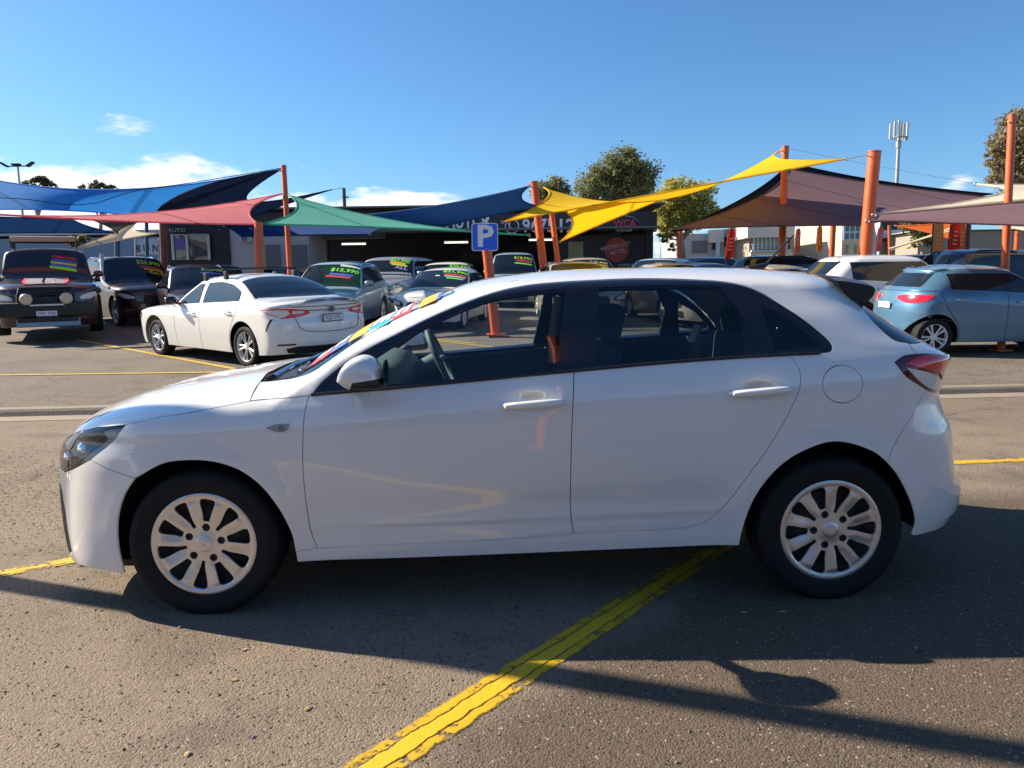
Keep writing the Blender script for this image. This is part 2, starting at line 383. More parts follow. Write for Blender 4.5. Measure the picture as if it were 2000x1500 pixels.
def dens(L, st=.03):
    out = []; n = len(L)
    for i in range(n):
        a, b = np.array(L[i], float), np.array(L[(i + 1) % n], float); k = max(1, int(np.ceil(np.linalg.norm(b - a) / st))); out += [a + (b - a) * j / k for j in range(k)]
    return np.array(out)
class Skin(Body):
    def P(s, x, z, side=-1): 
        x = np.asarray(x, float); z = np.asarray(z, float); return np.stack([x, side * s.Y(x, z), z], -1)
    def panel(s, name, loops, m, parent, h=0.03, off=0.0, lip=0.012, gap=0.0, side=-1, both=False, label=None, xz=True, dep=None):
        """a panel cut out of the side of the body along closed outlines given in x,z; both = carried round the end to its mirror image"""
        LS = []
        for i, L in enumerate(loops):
            L = dens(L)
            if gap: L = inset(L, gap if i == 0 else -gap)
            if both:      # outlines that meet the middle of the car lie exactly on it
                zc_ = s.zc(L[:, 0]); k = np.abs(zc_ - L[:, 1]) < .014; L[k, 1] = zc_[k]
                for e in (s.xf(L[:, 1]), s.xr(L[:, 1])): k = np.abs(e - L[:, 0]) < .018; L[k, 0] = e[k]
            S = s.toS(L[:, 0], L[:, 1]); LS.append(np.stack([S, L[:, 1]], 1))
        P2, T = triangulate(LS, h)
        x = s.toX(P2[:, 0], P2[:, 1]); z = P2[:, 1]; P = s.P(x, z); N = s.N(P[:, 0], P[:, 1], P[:, 2])
        bad = np.linalg.norm(N, axis=1) < .5; N[bad] = (0, -1, 0)
        o = off if dep is None else off + dep(x, z)
        P = P + N * (o if np.isscalar(o) else o[:, None])
        be = bedges(T); 
        if both:
            be = [e for e in be if not (abs(P[e[0], 1]) < 2e-3 and abs(P[e[1], 1]) < 2e-3)]
        bi = sorted({i for e in be for i in e}); mp = {b: len(P) + k for k, b in enumerate(bi)}
        V = P; F = [tuple(t) for t in T]; NN = N
        if lip:
            V = np.concatenate([P, P[bi] - N[bi] * lip]); NN = np.concatenate([N, np.zeros((len(bi), 3))])
            F += [(b, a, mp[a], mp[b]) for a, b in be]
        if side > 0 and not both:
            V = V * (1, -1, 1); NN = NN * (1, -1, 1); F = [f[::-1] for f in F]
        if both:
            k = len(V); F = F + [tuple(i + k for i in f[::-1]) for f in F]; V = np.concatenate([V, V * (1, -1, 1)]); NN = np.concatenate([NN, NN * (1, -1, 1)])
        return mesh(name, V, F, m, parent, smooth=True, normals=NN, label=label)
    def top(s, name, xA, xB, ze, m, parent, nt=24, nx=40, off=0.0, t0=-1.0, t1=1.0, lip=0.0, dep=None, label=None):
        """a panel seen from above: t runs across the car, x from xA(t) to xB(t), side edges at height ze(x)"""
        t = np.linspace(t0, t1, nt + 1); i = np.linspace(0, 1, nx + 1)
        Tm, I = np.meshgrid(t, i, indexing='ij'); x = xA(Tm) + (xB(Tm) - xA(Tm)) * I
        P, N = s.onTop(Tm, x, ze); o = off if dep is None else off + dep(Tm, I)
        P = P + N * (o if np.isscalar(o) else o[..., None]); n2 = nx + 1
        V = P.reshape(-1, 3); NN = N.reshape(-1, 3)
        F = [(a * n2 + b, a * n2 + b + 1, (a + 1) * n2 + b + 1, (a + 1) * n2 + b) for a in range(nt) for b in range(nx)]
        if lip:
            ring = [b for b in range(n2)] + [a * n2 + nx for a in range(1, nt + 1)] + [nt * n2 + b for b in range(nx - 1, -1, -1)] + [a * n2 for a in range(nt - 1, 0, -1)]
            k = len(V); V = np.concatenate([V, V[ring] - NN[ring] * lip]); NN = np.concatenate([NN, np.zeros((len(ring), 3))]); q = len(ring)
            F += [(ring[j], ring[(j + 1) % q], k + (j + 1) % q, k + j) for j in range(q)]
        return mesh(name, V, F, m, parent, smooth=True, normals=NN, label=label)
    def xRear(s, y, z):
        lo, hi = 0.6, float(s.xr(z))
        for _ in range(34):
            m = (lo + hi) / 2; lo, hi = (m, hi) if float(s.F(np.array(m), np.array(abs(y)), np.array(z))) < 0 else (lo, m)
        return lo
    def rearline(s, pts, n=6):
        """outline given as seen from behind (y, z), returned in x, z"""
        out = []
        for (y0, z0), (y1, z1) in zip(pts[:-1], pts[1:]):
            for i in range(n): u = i / n; y, z = y0 + (y1 - y0) * u, z0 + (z1 - z0) * u; out.append((s.xRear(y, z), z))
        return out + [(s.xRear(*pts[-1]), pts[-1][1])]
    def onTop(s, t, x, ze):
        z0 = ze(x); ye = s.Y(x, z0); y = t * ye; z = s.Ztop(x, np.abs(y) + 1e-9, z0 - 1e-4)
        N = s.N(x, y, z); b = np.linalg.norm(N, axis=-1) < .5; N[b] = (0, 0, 1)
        return np.stack([x, y, z], -1), N
    def topmap(s, name, V2, F, fx, ze, m, parent, off=0.004):
        """flat artwork (u across the car in metres, v = position along the screen) laid on a top surface"""
        t, x = fx(V2[:, 0], V2[:, 1]); P, N = s.onTop(t, x, ze); P = P + N * off
        return mesh(name, P, F, m, parent)
def lin(pts):
    xs, zs = zip(*pts); return lambda x: np.interp(x, xs, zs)
def cl(*segs):
    """closed outline out of several smooth runs"""
    out = []
    for s in segs:
        p = spline(s, .018) if len(s) > 1 else [np.array(s[0], float)]
        for q in p:
            if not out or np.linalg.norm(np.array(out[-1]) - q) > 1.5e-3: out.append(tuple(q))
    if np.linalg.norm(np.array(out[0]) - np.array(out[-1])) < 1.5e-3: out.pop()
    return out
def circ(cx, cz, rx, rz=None, n=28, a0=0, a1=2 * math.pi, end=False):
    rz = rz or rx; k = n + 1 if end else n
    return [(cx + rx * math.cos(a0 + (a1 - a0) * i / n), cz + rz * math.sin(a0 + (a1 - a0) * i / n)) for i in range(k)]

# ------------------------------------------------------------------ the white hatchback in front
HZC=[(-2.20,.62),(-2.17,.675),(-2.12,.725),(-2.0,.800),(-1.92,.836),(-1.836,.868),(-1.648,.918),(-1.488,.944),(-1.25,.976),(-1.12,.986),(-1.05,.992),(-1.0,1.008),(-.946,1.037),(-.86,1.091),(-.752,1.16),(-.655,1.213),(-.55,1.258),(-.426,1.312),(-.302,1.359),(-.2,1.391),(-.1,1.411),(.045,1.429),(.245,1.444),(.5,1.450),(.75,1.451),(1.0,1.446),(1.25,1.434),(1.456,1.416),(1.6,1.395),(1.8,1.33),(2.2,1.1)]
HW=[(.1,.84),(.18,.855),(.25,.865),(.32,.872),(.40,.880),(.55,.892),(.68,.8975),(.78,.8965),(.85,.889),(.90,.874),(.95,.848),(1.0,.82),(1.2,.735),(1.38,.63),(1.42,.59),(1.5,.5)]
HXF=[(.08,-1.98),(.12,-2.06),(.16,-2.115),(.2,-2.14),(.3,-2.17),(.4,-2.18),(.5,-2.185),(.6,-2.185),(.68,-2.175),(.74,-2.15),(.8,-2.15),(1.5,-2.15)]
HXR=[(.12,1.9),(.15,1.95),(.21,2.03),(.31,2.095),(.40,2.115),(.5,2.105),(.6,2.09),(.7,2.075),(.79,2.03),(.87,2.005),(.97,2.015),(1.02,2.03),(1.07,1.96),(1.12,1.87),(1.165,1.80),(1.24,1.70),(1.30,1.63),(1.37,1.58),(1.46,1.54)]
def hextra(x,z):
    e=0*x+0*z
    for cx,r0 in ((-1.325,.36),(1.305,.375)):
        r=np.hypot(x-cx,z-.308); e=e+.010*np.exp(-((r-r0)/.06)**2)*(z>.15)
    m=sstep(-.95,-.75,x)*(1-sstep(.75,.95,x))
    e=e-.011*np.exp(-((z-.44-.02*x)/.075)**2)*m-.007*sstep(.395,.360,z-.02*x)*m
    for hx,hz in ((.055,.885),(.99,.917)):
        e=e-.034*np.exp(-np.abs((x-hx+.0)/.056)**2.6-np.abs((z-hz-.004)/.030)**2.6)
    return e
HB = Skin(HZC,HW,HXF,HXR,[(-2.2,.11),(-1.2,.13),(-.6,.125),(0,.105),(2,.105)],[(0,.50),(.15,.50),(.3,.60),(.5,.72),(.8,.85),(1.5,.9)],[(0,.52),(.9,.5),(1.1,.42),(1.5,.40)],shear=.07,sx=-.3,extra=hextra)

HL = [(-2.05,.703),(-1.90,.762),(-1.769,.796),(-1.619,.815),(-1.482,.845),(-1.369,.859),(-1.254,.878),(-1.117,.900)]
WSE = [(-1.14,.955),(-1.053,.962),(-.969,.978),(-.87,1.011),(-.806,1.052),(-.682,1.136),(-.536,1.219),(-.357,1.299),(-.25,1.346)]
RFE = [(-.25,1.346),(-.1,1.383),(.05,1.397),(.245,1.407),(.55,1.411),(.82,1.407),(1.0,1.40),(1.25,1.386),(1.45,1.363),(1.56,1.34)]
DLO_F = [(-.857,.925),(-.831,.960),(-.794,.996),(-.69,1.073),(-.499,1.17),(-.304,1.259),(-.106,1.33),(.052,1.363),(.245,1.378)]
DLO_T = [(.245,1.378),(.552,1.386),(.82,1.375),(.929,1.364),(1.033,1.334),(1.166,1.249),(1.274,1.153),(1.312,1.108),(1.317,1.086),(1.302,1.070),(1.257,1.064)]
BELT = [(-.857,.925),(-.79,.930),(-.557,.945),(-.24,.969),(.231,1.006),(.657,1.037),(.936,1.052),(1.129,1.060),(1.257,1.064)]
LEAD = [(-.867,.921),(-.877,.868),(-.885,.766),(-.892,.616),(-.886,.44),(-.876,.349),(-.856,.276)]
BSEAM = [(.231,1.006),(.219,.849),(.211,.637),(.211,.415),(.223,.316)]
RSEAM = [(1.129,1.060),(1.160,1.008),(1.164,.946),(1.131,.854),(1.053,.707),(.951,.556),(.849,.412),(.785,.355),(.701,.330)]
SILLT = [(-.945,.268),(-.856,.276),(-.037,.298),(.223,.316),(.614,.325),(.701,.330)]
ARF = [(-1.662,.185),(-1.666,.225),(-1.675,.315),(-1.664,.434),(-1.626,.533),(-1.578,.598),(-1.452,.661),(-1.346,.673),(-1.243,.663),(-1.142,.624),(-1.064,.557),(-.998,.457),(-.954,.343),(-.945,.268),(-.940,.219)]
ARR = [(.929,.25),(.939,.32),(.976,.446),(1.035,.545),(1.117,.626),(1.222,.68),(1.297,.698),(1.373,.69),(1.483,.647),(1.534,.606),(1.578,.556),(1.647,.439),(1.682,.331),(1.673,.278)]
LAMPT = [(1.562,1.022),(1.604,1.048),(1.693,1.055),(1.80,1.045),(1.95,1.035)]
LAMPB = [(1.95,.925),(1.87,.886),(1.785,.878),(1.688,.918),(1.607,.965),(1.562,1.022)]
CPIL = [(1.653,1.098),(1.591,1.111),(1.556,1.150),(1.535,1.194),(1.525,1.268),(1.50,1.335)]
RBS = [(1.534,.606),(1.56,.67),(1.614,.761),(1.714,.904)]
HEADB = [(-1.619,.815),(-1.642,.789),(-1.669,.754),(-1.792,.664),(-1.915,.606),(-2.025,.578),(-2.08,.598),(-2.12,.632)]
hze = lin(HL); wze = lin(WSE + RFE[1:]); _r = lin(WSE[-3:-1] + RFE); rze = lambda x: _r(x) - .006
XA = lambda t: -2.165 + .115 * np.abs(t) ** 2.2
XB = lambda t: -1.168 + .050 * np.abs(t) ** 2
XW = lambda t: -1.085 + .13 * np.abs(t) ** 2
XT = lambda t: -.315 + .055 * np.abs(t) ** 2
M_ALU2 = mat('grey_indicator_lens', (.30, .28, .26), rough=.2, coat=.5)
hero = thing('hatchback_car', 'large white five-door hatchback side-on in the foreground, bright letters on its windscreen', 'car', (.0054, 3.9209, 0), R(1.503))
def rng(P, a, b): return [p for p in P if a - 1e-6 <= p[0] <= b + 1e-6]
# bonnet leading edge, used by bonnet and bumper alike
_t = np.linspace(-1, 0, 15); _P, _ = HB.onTop(_t, XA(_t), hze); LEADE = [(p[0], p[2]) for p in _P]
def arcF(a, b): return ARF[a:b]
XF = lambda z: float(HB.xf(z)); XR = lambda z: float(HB.xr(z))
GAP = .0019
for side in (-1, 1):
    near = side < 0
    hh = .022 if near else .045
    fender = cl(HEADB[:4][::1], [(-1.786,.664),(-1.575,.597)] if 0 else [(-1.792,.664),(-1.69,.63),(-1.578,.60)], ARF[5:14], SILLT[:2], LEAD[::-1], [(-.867,.921),(-1.117,.900)], HL[::-1][:5])
    fp = HB.panel('front_fender', [fender], M_WHITE, hero, hh, gap=GAP, side=side)
    ind = cl([(-1.036,.798),(-.992,.812),(-.938,.812)], [(-.938,.812),(-.95,.788),(-.975,.780),(-1.036,.798)])
    ip = HB.panel('side_indicator', [ind], M_ALU2, hero, .01, off=.004, lip=.006, side=side)
    HB.panel('bulb', [circ(-.972, .797, .011)], M_INT, ip, .006, off=.0055, lip=.004, side=side)
    fdoor = cl(LEAD[::-1], [(-.867,.921),(-.857,.925)], rng(BELT, -.857, .231), BSEAM, [(.223,.316),(-.037,.298),(-.856,.276)])
    rdoor = cl(BSEAM[::-1], rng(BELT, .231, 1.129), RSEAM, [(.701,.330),(.614,.325),(.223,.316)])
    fd = HB.panel('front_door', [fdoor], M_WHITE, hero, hh * .8, gap=GAP, side=side)
    rd = HB.panel('rear_door', [rdoor], M_WHITE, hero, hh * .8, gap=GAP, side=side)
    # inner door cards, seen through the far windows
    for dn, pol in (('door_card', fdoor), ('door_card', rdoor)):
        HB.panel(dn, [pol], M_TRIM, fd if pol is fdoor else rd, .08, off=-.055, lip=0, side=side)
    # body side: windscreen pillar, roof rail, rear quarter and sill as one pressing
    ring = cl([(-.867,.921),(-.857,.925)], DLO_F, DLO_T, [(1.257,1.064),(1.129,1.060)], RSEAM, SILLT[::-1], [(-.945,.268),(-.940,.219)], [(-.940,.219),(-.472,.222),(-.038,.229),(.399,.238),(.929,.25)], ARR[:10],
              RBS, [(1.714,.904),(1.688,.918)], LAMPB[3:], LAMPT[:2] + [(1.667,1.054)], [(1.667,1.054),(1.655,1.076),(1.653,1.098)], CPIL, [(1.50,1.335),(1.50,1.354)], RFE[::-1][2:], WSE[::-1], [(-1.14,.955),(-1.126,.935),(-1.117,.900)], [(-1.117,.900),(-.867,.921)])
    bs = HB.panel('body_side', [ring, circ(1.339, .937, .084, .078)], M_WHITE, hero, hh, gap=GAP, side=side)
    HB.panel('fuel_flap', [circ(1.339, .937, .084, .078)], M_WHITE, hero, .03, gap=GAP, side=side)
    # glass house
    dlo = cl(DLO_F, DLO_T, BELT[::-1])
    gf = cl([(-.70,.953),(-.24,.983),(.152,1.013)], [(.152,1.013),(.185,1.18),(.215,1.347)], [(.215,1.347),(.028,1.334),(-.128,1.300),(-.326,1.222),(-.455,1.157),(-.571,1.090),(-.70,1.0)], [(-.70,1.0),(-.70,.953)])
    gr = cl([(.329,1.030),(.622,1.046),(.956,1.064)], [(.956,1.064),(.971,1.223)], [(.971,1.223),(.892,1.351)], [(.892,1.351),(.656,1.357),(.363,1.352)], [(.363,1.352),(.345,1.19),(.329,1.030)])
    gq = cl([(1.083,1.080),(1.172,1.084),(1.235,1.088)], [(1.235,1.088),(1.266,1.097),(1.262,1.114),(1.220,1.156),(1.149,1.219),(1.048,1.272)], [(1.048,1.272),(1.063,1.168),(1.083,1.080)])
    fr = HB.panel('window_surround', [dlo, gf, gr, gq], M_GBLK, hero, .03, off=-.004, lip=.03, gap=.001, side=side)
    HB.panel('front_window', [gf], M_GLASS, hero, .05, off=-.010, lip=0, side=side)
    HB.panel('rear_window', [gr], M_PRIV, hero, .05, off=-.010, lip=0, side=side)
    HB.panel('quarter_window', [gq], M_PRIV, hero, .05, off=-.010, lip=0, side=side)
    # rubber weather strips along the window sill and the door shut lines in the black frame
    ws = [HB.P(x, z, side) + np.array((0, side * .004, 0)) for x, z in spline(BELT, .06)]
    MB().tube(ws, .007, 6).build('weather_strip', M_BLK, fr, True)
    # lamps
    head = cl(HL[:4], HEADB, [(-2.12,.632),(-2.115,.668),(-2.05,.703)])
    hl = HB.panel('headlight', [head], M_GBLK, hero, .025, off=-.035, lip=0, side=side, gap=.002)
    HB.panel('lens', [head], M_LENS, hl, .02, off=-.001, lip=.035, side=side, gap=.003)
    HB.panel('chrome_strip', [cl([(-1.635,.803),(-1.685,.745),(-1.80,.668),(-1.86,.640)], [(-1.86,.640),(-1.80,.692),(-1.715,.752),(-1.735,.782),(-1.635,.803)])], M_CLR, hl, .02, off=-.010, lip=.006, side=side)
    HB.panel('light_guide', [cl([(-1.98,.715),(-1.87,.752),(-1.735,.785)], [(-1.735,.785),(-1.86,.738),(-1.98,.700),(-1.98,.715)])], M_INT, hl, .02, off=-.010, lip=.006, side=side)
    for bx, bz, br in ((-1.965, .645, .036), (-1.86, .692, .040)):
        by = side * (float(HB.Y(bx, bz)) - .03); mb = MB()
        d = Vector((-.72, side * .66, 0.05)).normalized(); q = d.to_track_quat('Z', 'Y').to_matrix()
        pr = [(0.0, br * .62), (br * .45, br * .52), (br * .8, br * .28), (br, 0), (br * 1.08, -.02), (br * 1.08, -.05)]
        k = MB().lathe(pr, 20, 'z'); mb.add([tuple(q @ Vector(v) + Vector((bx, by, bz))) for v in k.V], k.F).build('projector', M_CHR, hl, True)
    tl = HB.panel('tail_light', [cl(LAMPT, [(1.95,1.035),(1.972,.98),(1.95,.925)], LAMPB)], M_DRED, hero, .013, off=.002, lip=.02, side=side, gap=.002)
    HB.panel('red_lens', [cl([(1.605,1.012),(1.65,1.034),(1.72,1.044),(1.80,1.037),(1.94,1.026)], [(1.94,1.026),(1.962,.985),(1.945,.935)], [(1.945,.935),(1.86,.925),(1.79,.968),(1.70,.992),(1.605,1.012)])], M_RED, tl, .012, off=.010, lip=.009, side=side)
    HB.panel('reversing_lens', [cl([(1.612,.998),(1.70,.981),(1.775,.955),(1.835,.918)], [(1.835,.918),(1.85,.898),(1.79,.888)], [(1.79,.888),(1.72,.912),(1.66,.948),(1.605,1.001)])], M_CLR, tl, .012, off=.009, lip=.008, side=side)
# one-piece outer panels
bon = HB.top('bonnet', XA, XB, hze, M_WHITE, hero, 36, 60, lip=.02, dep=lambda t, i: .007 * np.exp(-((np.abs(t) - .62 + .10 * i) / .10) ** 2) * i ** .5 * (t * 0 + 1))
HB.top('cowl_panel', lambda t: XB(t) + .004, XW, wze, M_BLK, hero, 24, 8, off=-.03)
scr = HB.top('windscreen', XW, XT, wze, M_WS, hero, 28, 30, off=-.004)
HB.top('roof', XT, lambda t: 1.50 + .06 * (1 - t * t), rze, M_WHITE, hero, 28, 60, off=-.0012, lip=.012)
HB.top('headliner', lambda t: XT(t) + .05, lambda t: 1.46 + 0 * t, rze, M_LIN, hero, 16, 16, off=-.05, t0=-.94, t1=.94)
HB.panel('front_bumper', [cl([(-1.578,.60),(-1.69,.63),(-1.792,.664)], HEADB[3:], [(-2.12,.632),(-2.115,.668),(-2.05,.703)], LEADE, [(XF(.68),.68),(XF(.5),.5),(XF(.3),.3),(XF(.17),.17)], [(XF(.17),.17),(-2.07,.178),(-1.97,.190),(-1.83,.197),(-1.662,.185)], ARF[:6])], M_WHITE, hero, .025, gap=GAP, both=True)
grl = HB.panel('grille', [cl([(-2.150,.62),(-2.172,.655),(XF(.66),.66)], [(XF(.66),.66),(XF(.45),.45),(XF(.30),.30)], [(XF(.30),.30),(-2.150,.33)], [(-2.150,.33),(-2.160,.45),(-2.150,.62)])], M_BLK, hero, .03, off=.003, both=True)
mb = MB()
for k in range(6): mb.box((-2.196, 0, .36 + k * .05), (.012, .62, .012))
mb.build('grille_slat', M_CHR, grl)
for side in (-1, 1):
    HB.panel('fog_lamp_surround', [cl([(-2.08,.51),(-2.05,.512),(-2.015,.495)], [(-2.015,.495),(-1.985,.41),(-1.967,.33),(-1.948,.245)], [(-1.948,.245),(-1.97,.228),(-2.0,.29),(-2.03,.385)], [(-2.03,.385),(-2.06,.45),(-2.08,.51)])], M_BLK, hero, .02, off=.002, lip=.004, side=side)
HB.panel('rear_bumper', [cl(RBS[:1] + RBS[1:], [(1.714,.904),(1.785,.878)], [(1.785,.878),(1.87,.886),(1.95,.925)], [(1.95,.925),(1.965,.84)], [(1.965,.84),(XR(.82),.82)], [(XR(.82),.82),(XR(.5),.5),(XR(.28),.28)], [(XR(.28),.28),(1.97,.288),(1.85,.285),(1.75,.282),(1.673,.278)], ARR[::-1][:5])], M_WHITE, hero, .025, gap=GAP, both=True,
         dep=lambda x, z: .024 * sstep(.475, .455, z) * sstep(1.60, 1.80, x) - .012 * sstep(.345, .325, z) * sstep(1.65, 1.80, x))
tg = HB.panel('tailgate', [cl([(1.653,1.094),(1.658,1.074),(1.667,1.056)], [(1.667,1.056),(1.693,1.055),(1.80,1.045),(1.95,1.035)], [(1.95,1.035),(1.972,.98),(1.95,.925)], [(1.95,.925),(1.965,.845)], [(1.965,.845),(XR(.825),.825)], [(XR(.825),.825),(XR(1.0),1.0),(XR(1.094),1.094)], [(XR(1.094),1.094),(1.653,1.094)])], M_WHITE, hero, .03, gap=GAP, both=True)
HB.panel('rear_screen', [cl(CPIL, [(1.50,1.335),(1.50,1.352)], [(1.50,1.352),(1.53,1.372),(1.55,float(HB.zc(1.55)) - .001)], [(1.55, float(HB.zc(1.55)) - .001),(XR(1.36),1.36)], [(XR(1.36),1.36),(XR(1.2),1.2),(XR(1.098),1.098)], [(XR(1.098),1.098),(1.653,1.098)])], M_DKGL, hero, .03, gap=GAP, both=True)
# roof spoiler: cross-sections from one tip over the middle to the other
V = []; F = []; ys = np.linspace(-1, 1, 25)
for u in ys:
    y = u * .60; c = 1 - u * u
    sec = [(1.425,1.366),(1.493,1.3585),(1.563,1.346),(1.596,1.337),(1.607,1.330),(1.610,1.320),(1.602,1.295),(1.578,1.268),(1.553,1.245),(1.50,1.285)]
    for x, z in sec: V.append((x + .11 * c, y, z + .040 * c))
m_ = len(sec)
for a in range(24):
    for b in range(m_): F.append((a * m_ + b, a * m_ + (b + 1) % m_, (a + 1) * m_ + (b + 1) % m_, (a + 1) * m_ + b))
F += [tuple(range(m_))[::-1], tuple(24 * m_ + b for b in range(m_))]
MB().add(V, F).build('spoiler', mat('satin_black_spoiler', (.010, .011, .016), rough=.34, coat=.15), hero, True, 38)
# aerial
ba = float(HB.zc(1.30)); mb = MB().tube([(1.24, 0, ba - .004), (1.30, 0, ba + .012), (1.345, 0, ba + .034)], [.03, .022, .008], 10); mb.tube([(1.33, 0, ba + .03), (1.475, 0, ba + .178)], [.0055, .0045], 6)
mb.build('roof_aerial', M_BLK, hero, True)
# wipers in the scuttle
for yy in (-.32, .22):
    zz = float(HB.Ztop(np.array(-1.03), np.array(abs(yy)), np.array(.95)))
    MB().tube([(-1.12, yy - .12, zz - .03), (-1.06, yy, zz + .012), (-1.0, yy + .42, zz + .035)], [.012, .009, .006], 6).build('wiper', M_CHR if yy < 0 else M_BLK, hero, True)
# sale lettering on the screen, along its near edge
def hfx(u, v):
    x = v; ye = HB.Y(x, wze(x)); return u / ye, x
def band(name, x0, x1, u0, u1, m, nx=8, nu=6, off=.003):
    V = np.array([(u0 + (u1 - u0) * j / nu, x0 + (x1 - x0) * i / nx) for j in range(nu + 1) for i in range(nx + 1)])
    F = [(j * (nx + 1) + i, j * (nx + 1) + i + 1, (j + 1) * (nx + 1) + i + 1, (j + 1) * (nx + 1) + i) for j in range(nu) for i in range(nx)]
    return HB.topmap(name, V, F, hfx, wze, m, scr, off)
for nm, x0, x1, m in (('red_sticker', -.905, -.825, M_RTXT), ('blue_sticker', -.82, -.745, M_BTXT), ('orange_sticker', -.738, -.655, M_OTXT), ('cyan_sticker', -.648, -.555, M_CTXT), ('pink_sticker', -.548, -.462, M_RTXT), ('orange_sticker', -.428, -.352, M_OTXT)):
    band(nm, x0, x1, -.64 if x0 < -.6 else -.60, -.20, m)
for nm, x0, x1 in (('white_lettering', -.89, -.868), ('white_lettering', -.858, -.838), ('white_lettering', -.81, -.792), ('white_lettering', -.782, -.756), ('white_lettering', -.638, -.618), ('white_lettering', -.607, -.588), ('white_lettering', -.578, -.562), ('white_lettering', -.538, -.518), ('white_lettering', -.505, -.478)):
    band(nm, x0, x1, -.56, -.22, M_WTXT, 3, 6, .0055)
band('blue_sticker', -.35, -.334, -.58, -.25, M_BTXT)
# mirrors
OUT = [(-.712,.998),(-.705,1.028),(-.682,1.064),(-.648,1.089),(-.605,1.099),(-.566,1.084),(-.541,1.050),(-.531,1.010),(-.532,.972),(-.56,.965),(-.62,.962),(-.67,.968)]
for side in (-1, 1):
    O = spline(OUT + OUT[:1], .012)[:-1]; c = np.mean(O, 0); secs = [(.905, .55), (.93, .86), (.955, .97), (.99, 1.0), (1.03, .97), (1.06, .88), (1.08, .70), (1.09, .42)]
    V = []; k = len(O)
    for y, sc in secs:
        for p in O: V.append((c[0] + (p[0] - c[0]) * sc - .02 * (1 - sc) * 2, side * y, c[1] + (p[1] - c[1]) * sc))
    F = [(a * k + b, a * k + (b + 1) % k, (a + 1) * k + (b + 1) % k, (a + 1) * k + b) for a in range(len(secs) - 1) for b in range(k)] + [tuple(range(k)), tuple((len(secs) - 1) * k + b for b in range(k))]
    bm = bmesh.new(); bv = [bm.verts.new(v) for v in V]
    for f in F: bm.faces.new([bv[i] for i in f])
    bmesh.ops.bisect_plane(bm, geom=bm.verts[:] + bm.edges[:] + bm.faces[:], plane_co=(-.6, 0, 1.004), plane_no=(-.12, 0, 1), dist=1e-5)
    bmesh.ops.bisect_plane(bm, geom=bm.verts[:] + bm.edges[:] + bm.faces[:], plane_co=(-.645, 0, .99), plane_no=(1, 0, -.55), dist=1e-5)
    bm.verts.index_update(); V = [tuple(v.co) for v in bm.verts]; up = []; dn = []
    for f in bm.faces:
        q = f.calc_center_median(); lo = (q.z - 1.004) - .12 * (q.x + .6) < 0 and (q.x + .645) - .55 * (q.z - .99) > 0
        (dn if lo or q.z < .976 else up).append(tuple(v.index for v in f.verts))
    bm.free()
    base = MB().add(V, dn); base.tube([(-.70, side * .80, .955), (-.675, side * .86, .968), (-.64, side * .93, .985)], [.03, .024, .03], 8)
    mo = base.build('wing_mirror', M_BLK, hero, True, 60)
    MB().add(V, up).build('mirror_cap', M_WHITE, mo, True, 60)
    MB().prism([(p[0], p[1]) for p in circ(0, 0, .075, .05, 18)], 0, .004, Matrix.Translation((-.527, side * 1.0, 1.03)) @ Matrix.Rotation(R(90), 4, 'Y') @ Matrix.Rotation(R(90), 4, 'Z')).build('mirror_glass', M_DKGL, mo)
    # door handles
    for x0, x1, z0, z1 in ((-.066, .181, .872, .886), (.868, 1.112, .906, .921)):
        P = []
        for s_, o in ((0, -.004), (.06, .026), (.3, .034), (.6, .036), (.84, .036), (.95, .030), (1.0, -.004)):
            x = x0 + (x1 - x0) * s_; z = z0 + (z1 - z0) * s_; P.append((x, side * (float(HB.w0(.8)) - .006 + o), z))
        h = MB().tube(P, [.008, .0145, .0175, .019, .0185, .0155, .008], 10).build('door_handle', M_WHITE, hero, True)
        xl = x0 + (x1 - x0) * .80; zl = z0 + (z1 - z0) * .80
        MB().tube([(xl, side * (.8905 + .0345), zl - .0145), (xl, side * (.8905 + .0485), zl), (xl, side * (.8905 + .0345), zl + .0145)], .0012, 4).build('lock_seam', M_DARK, h)
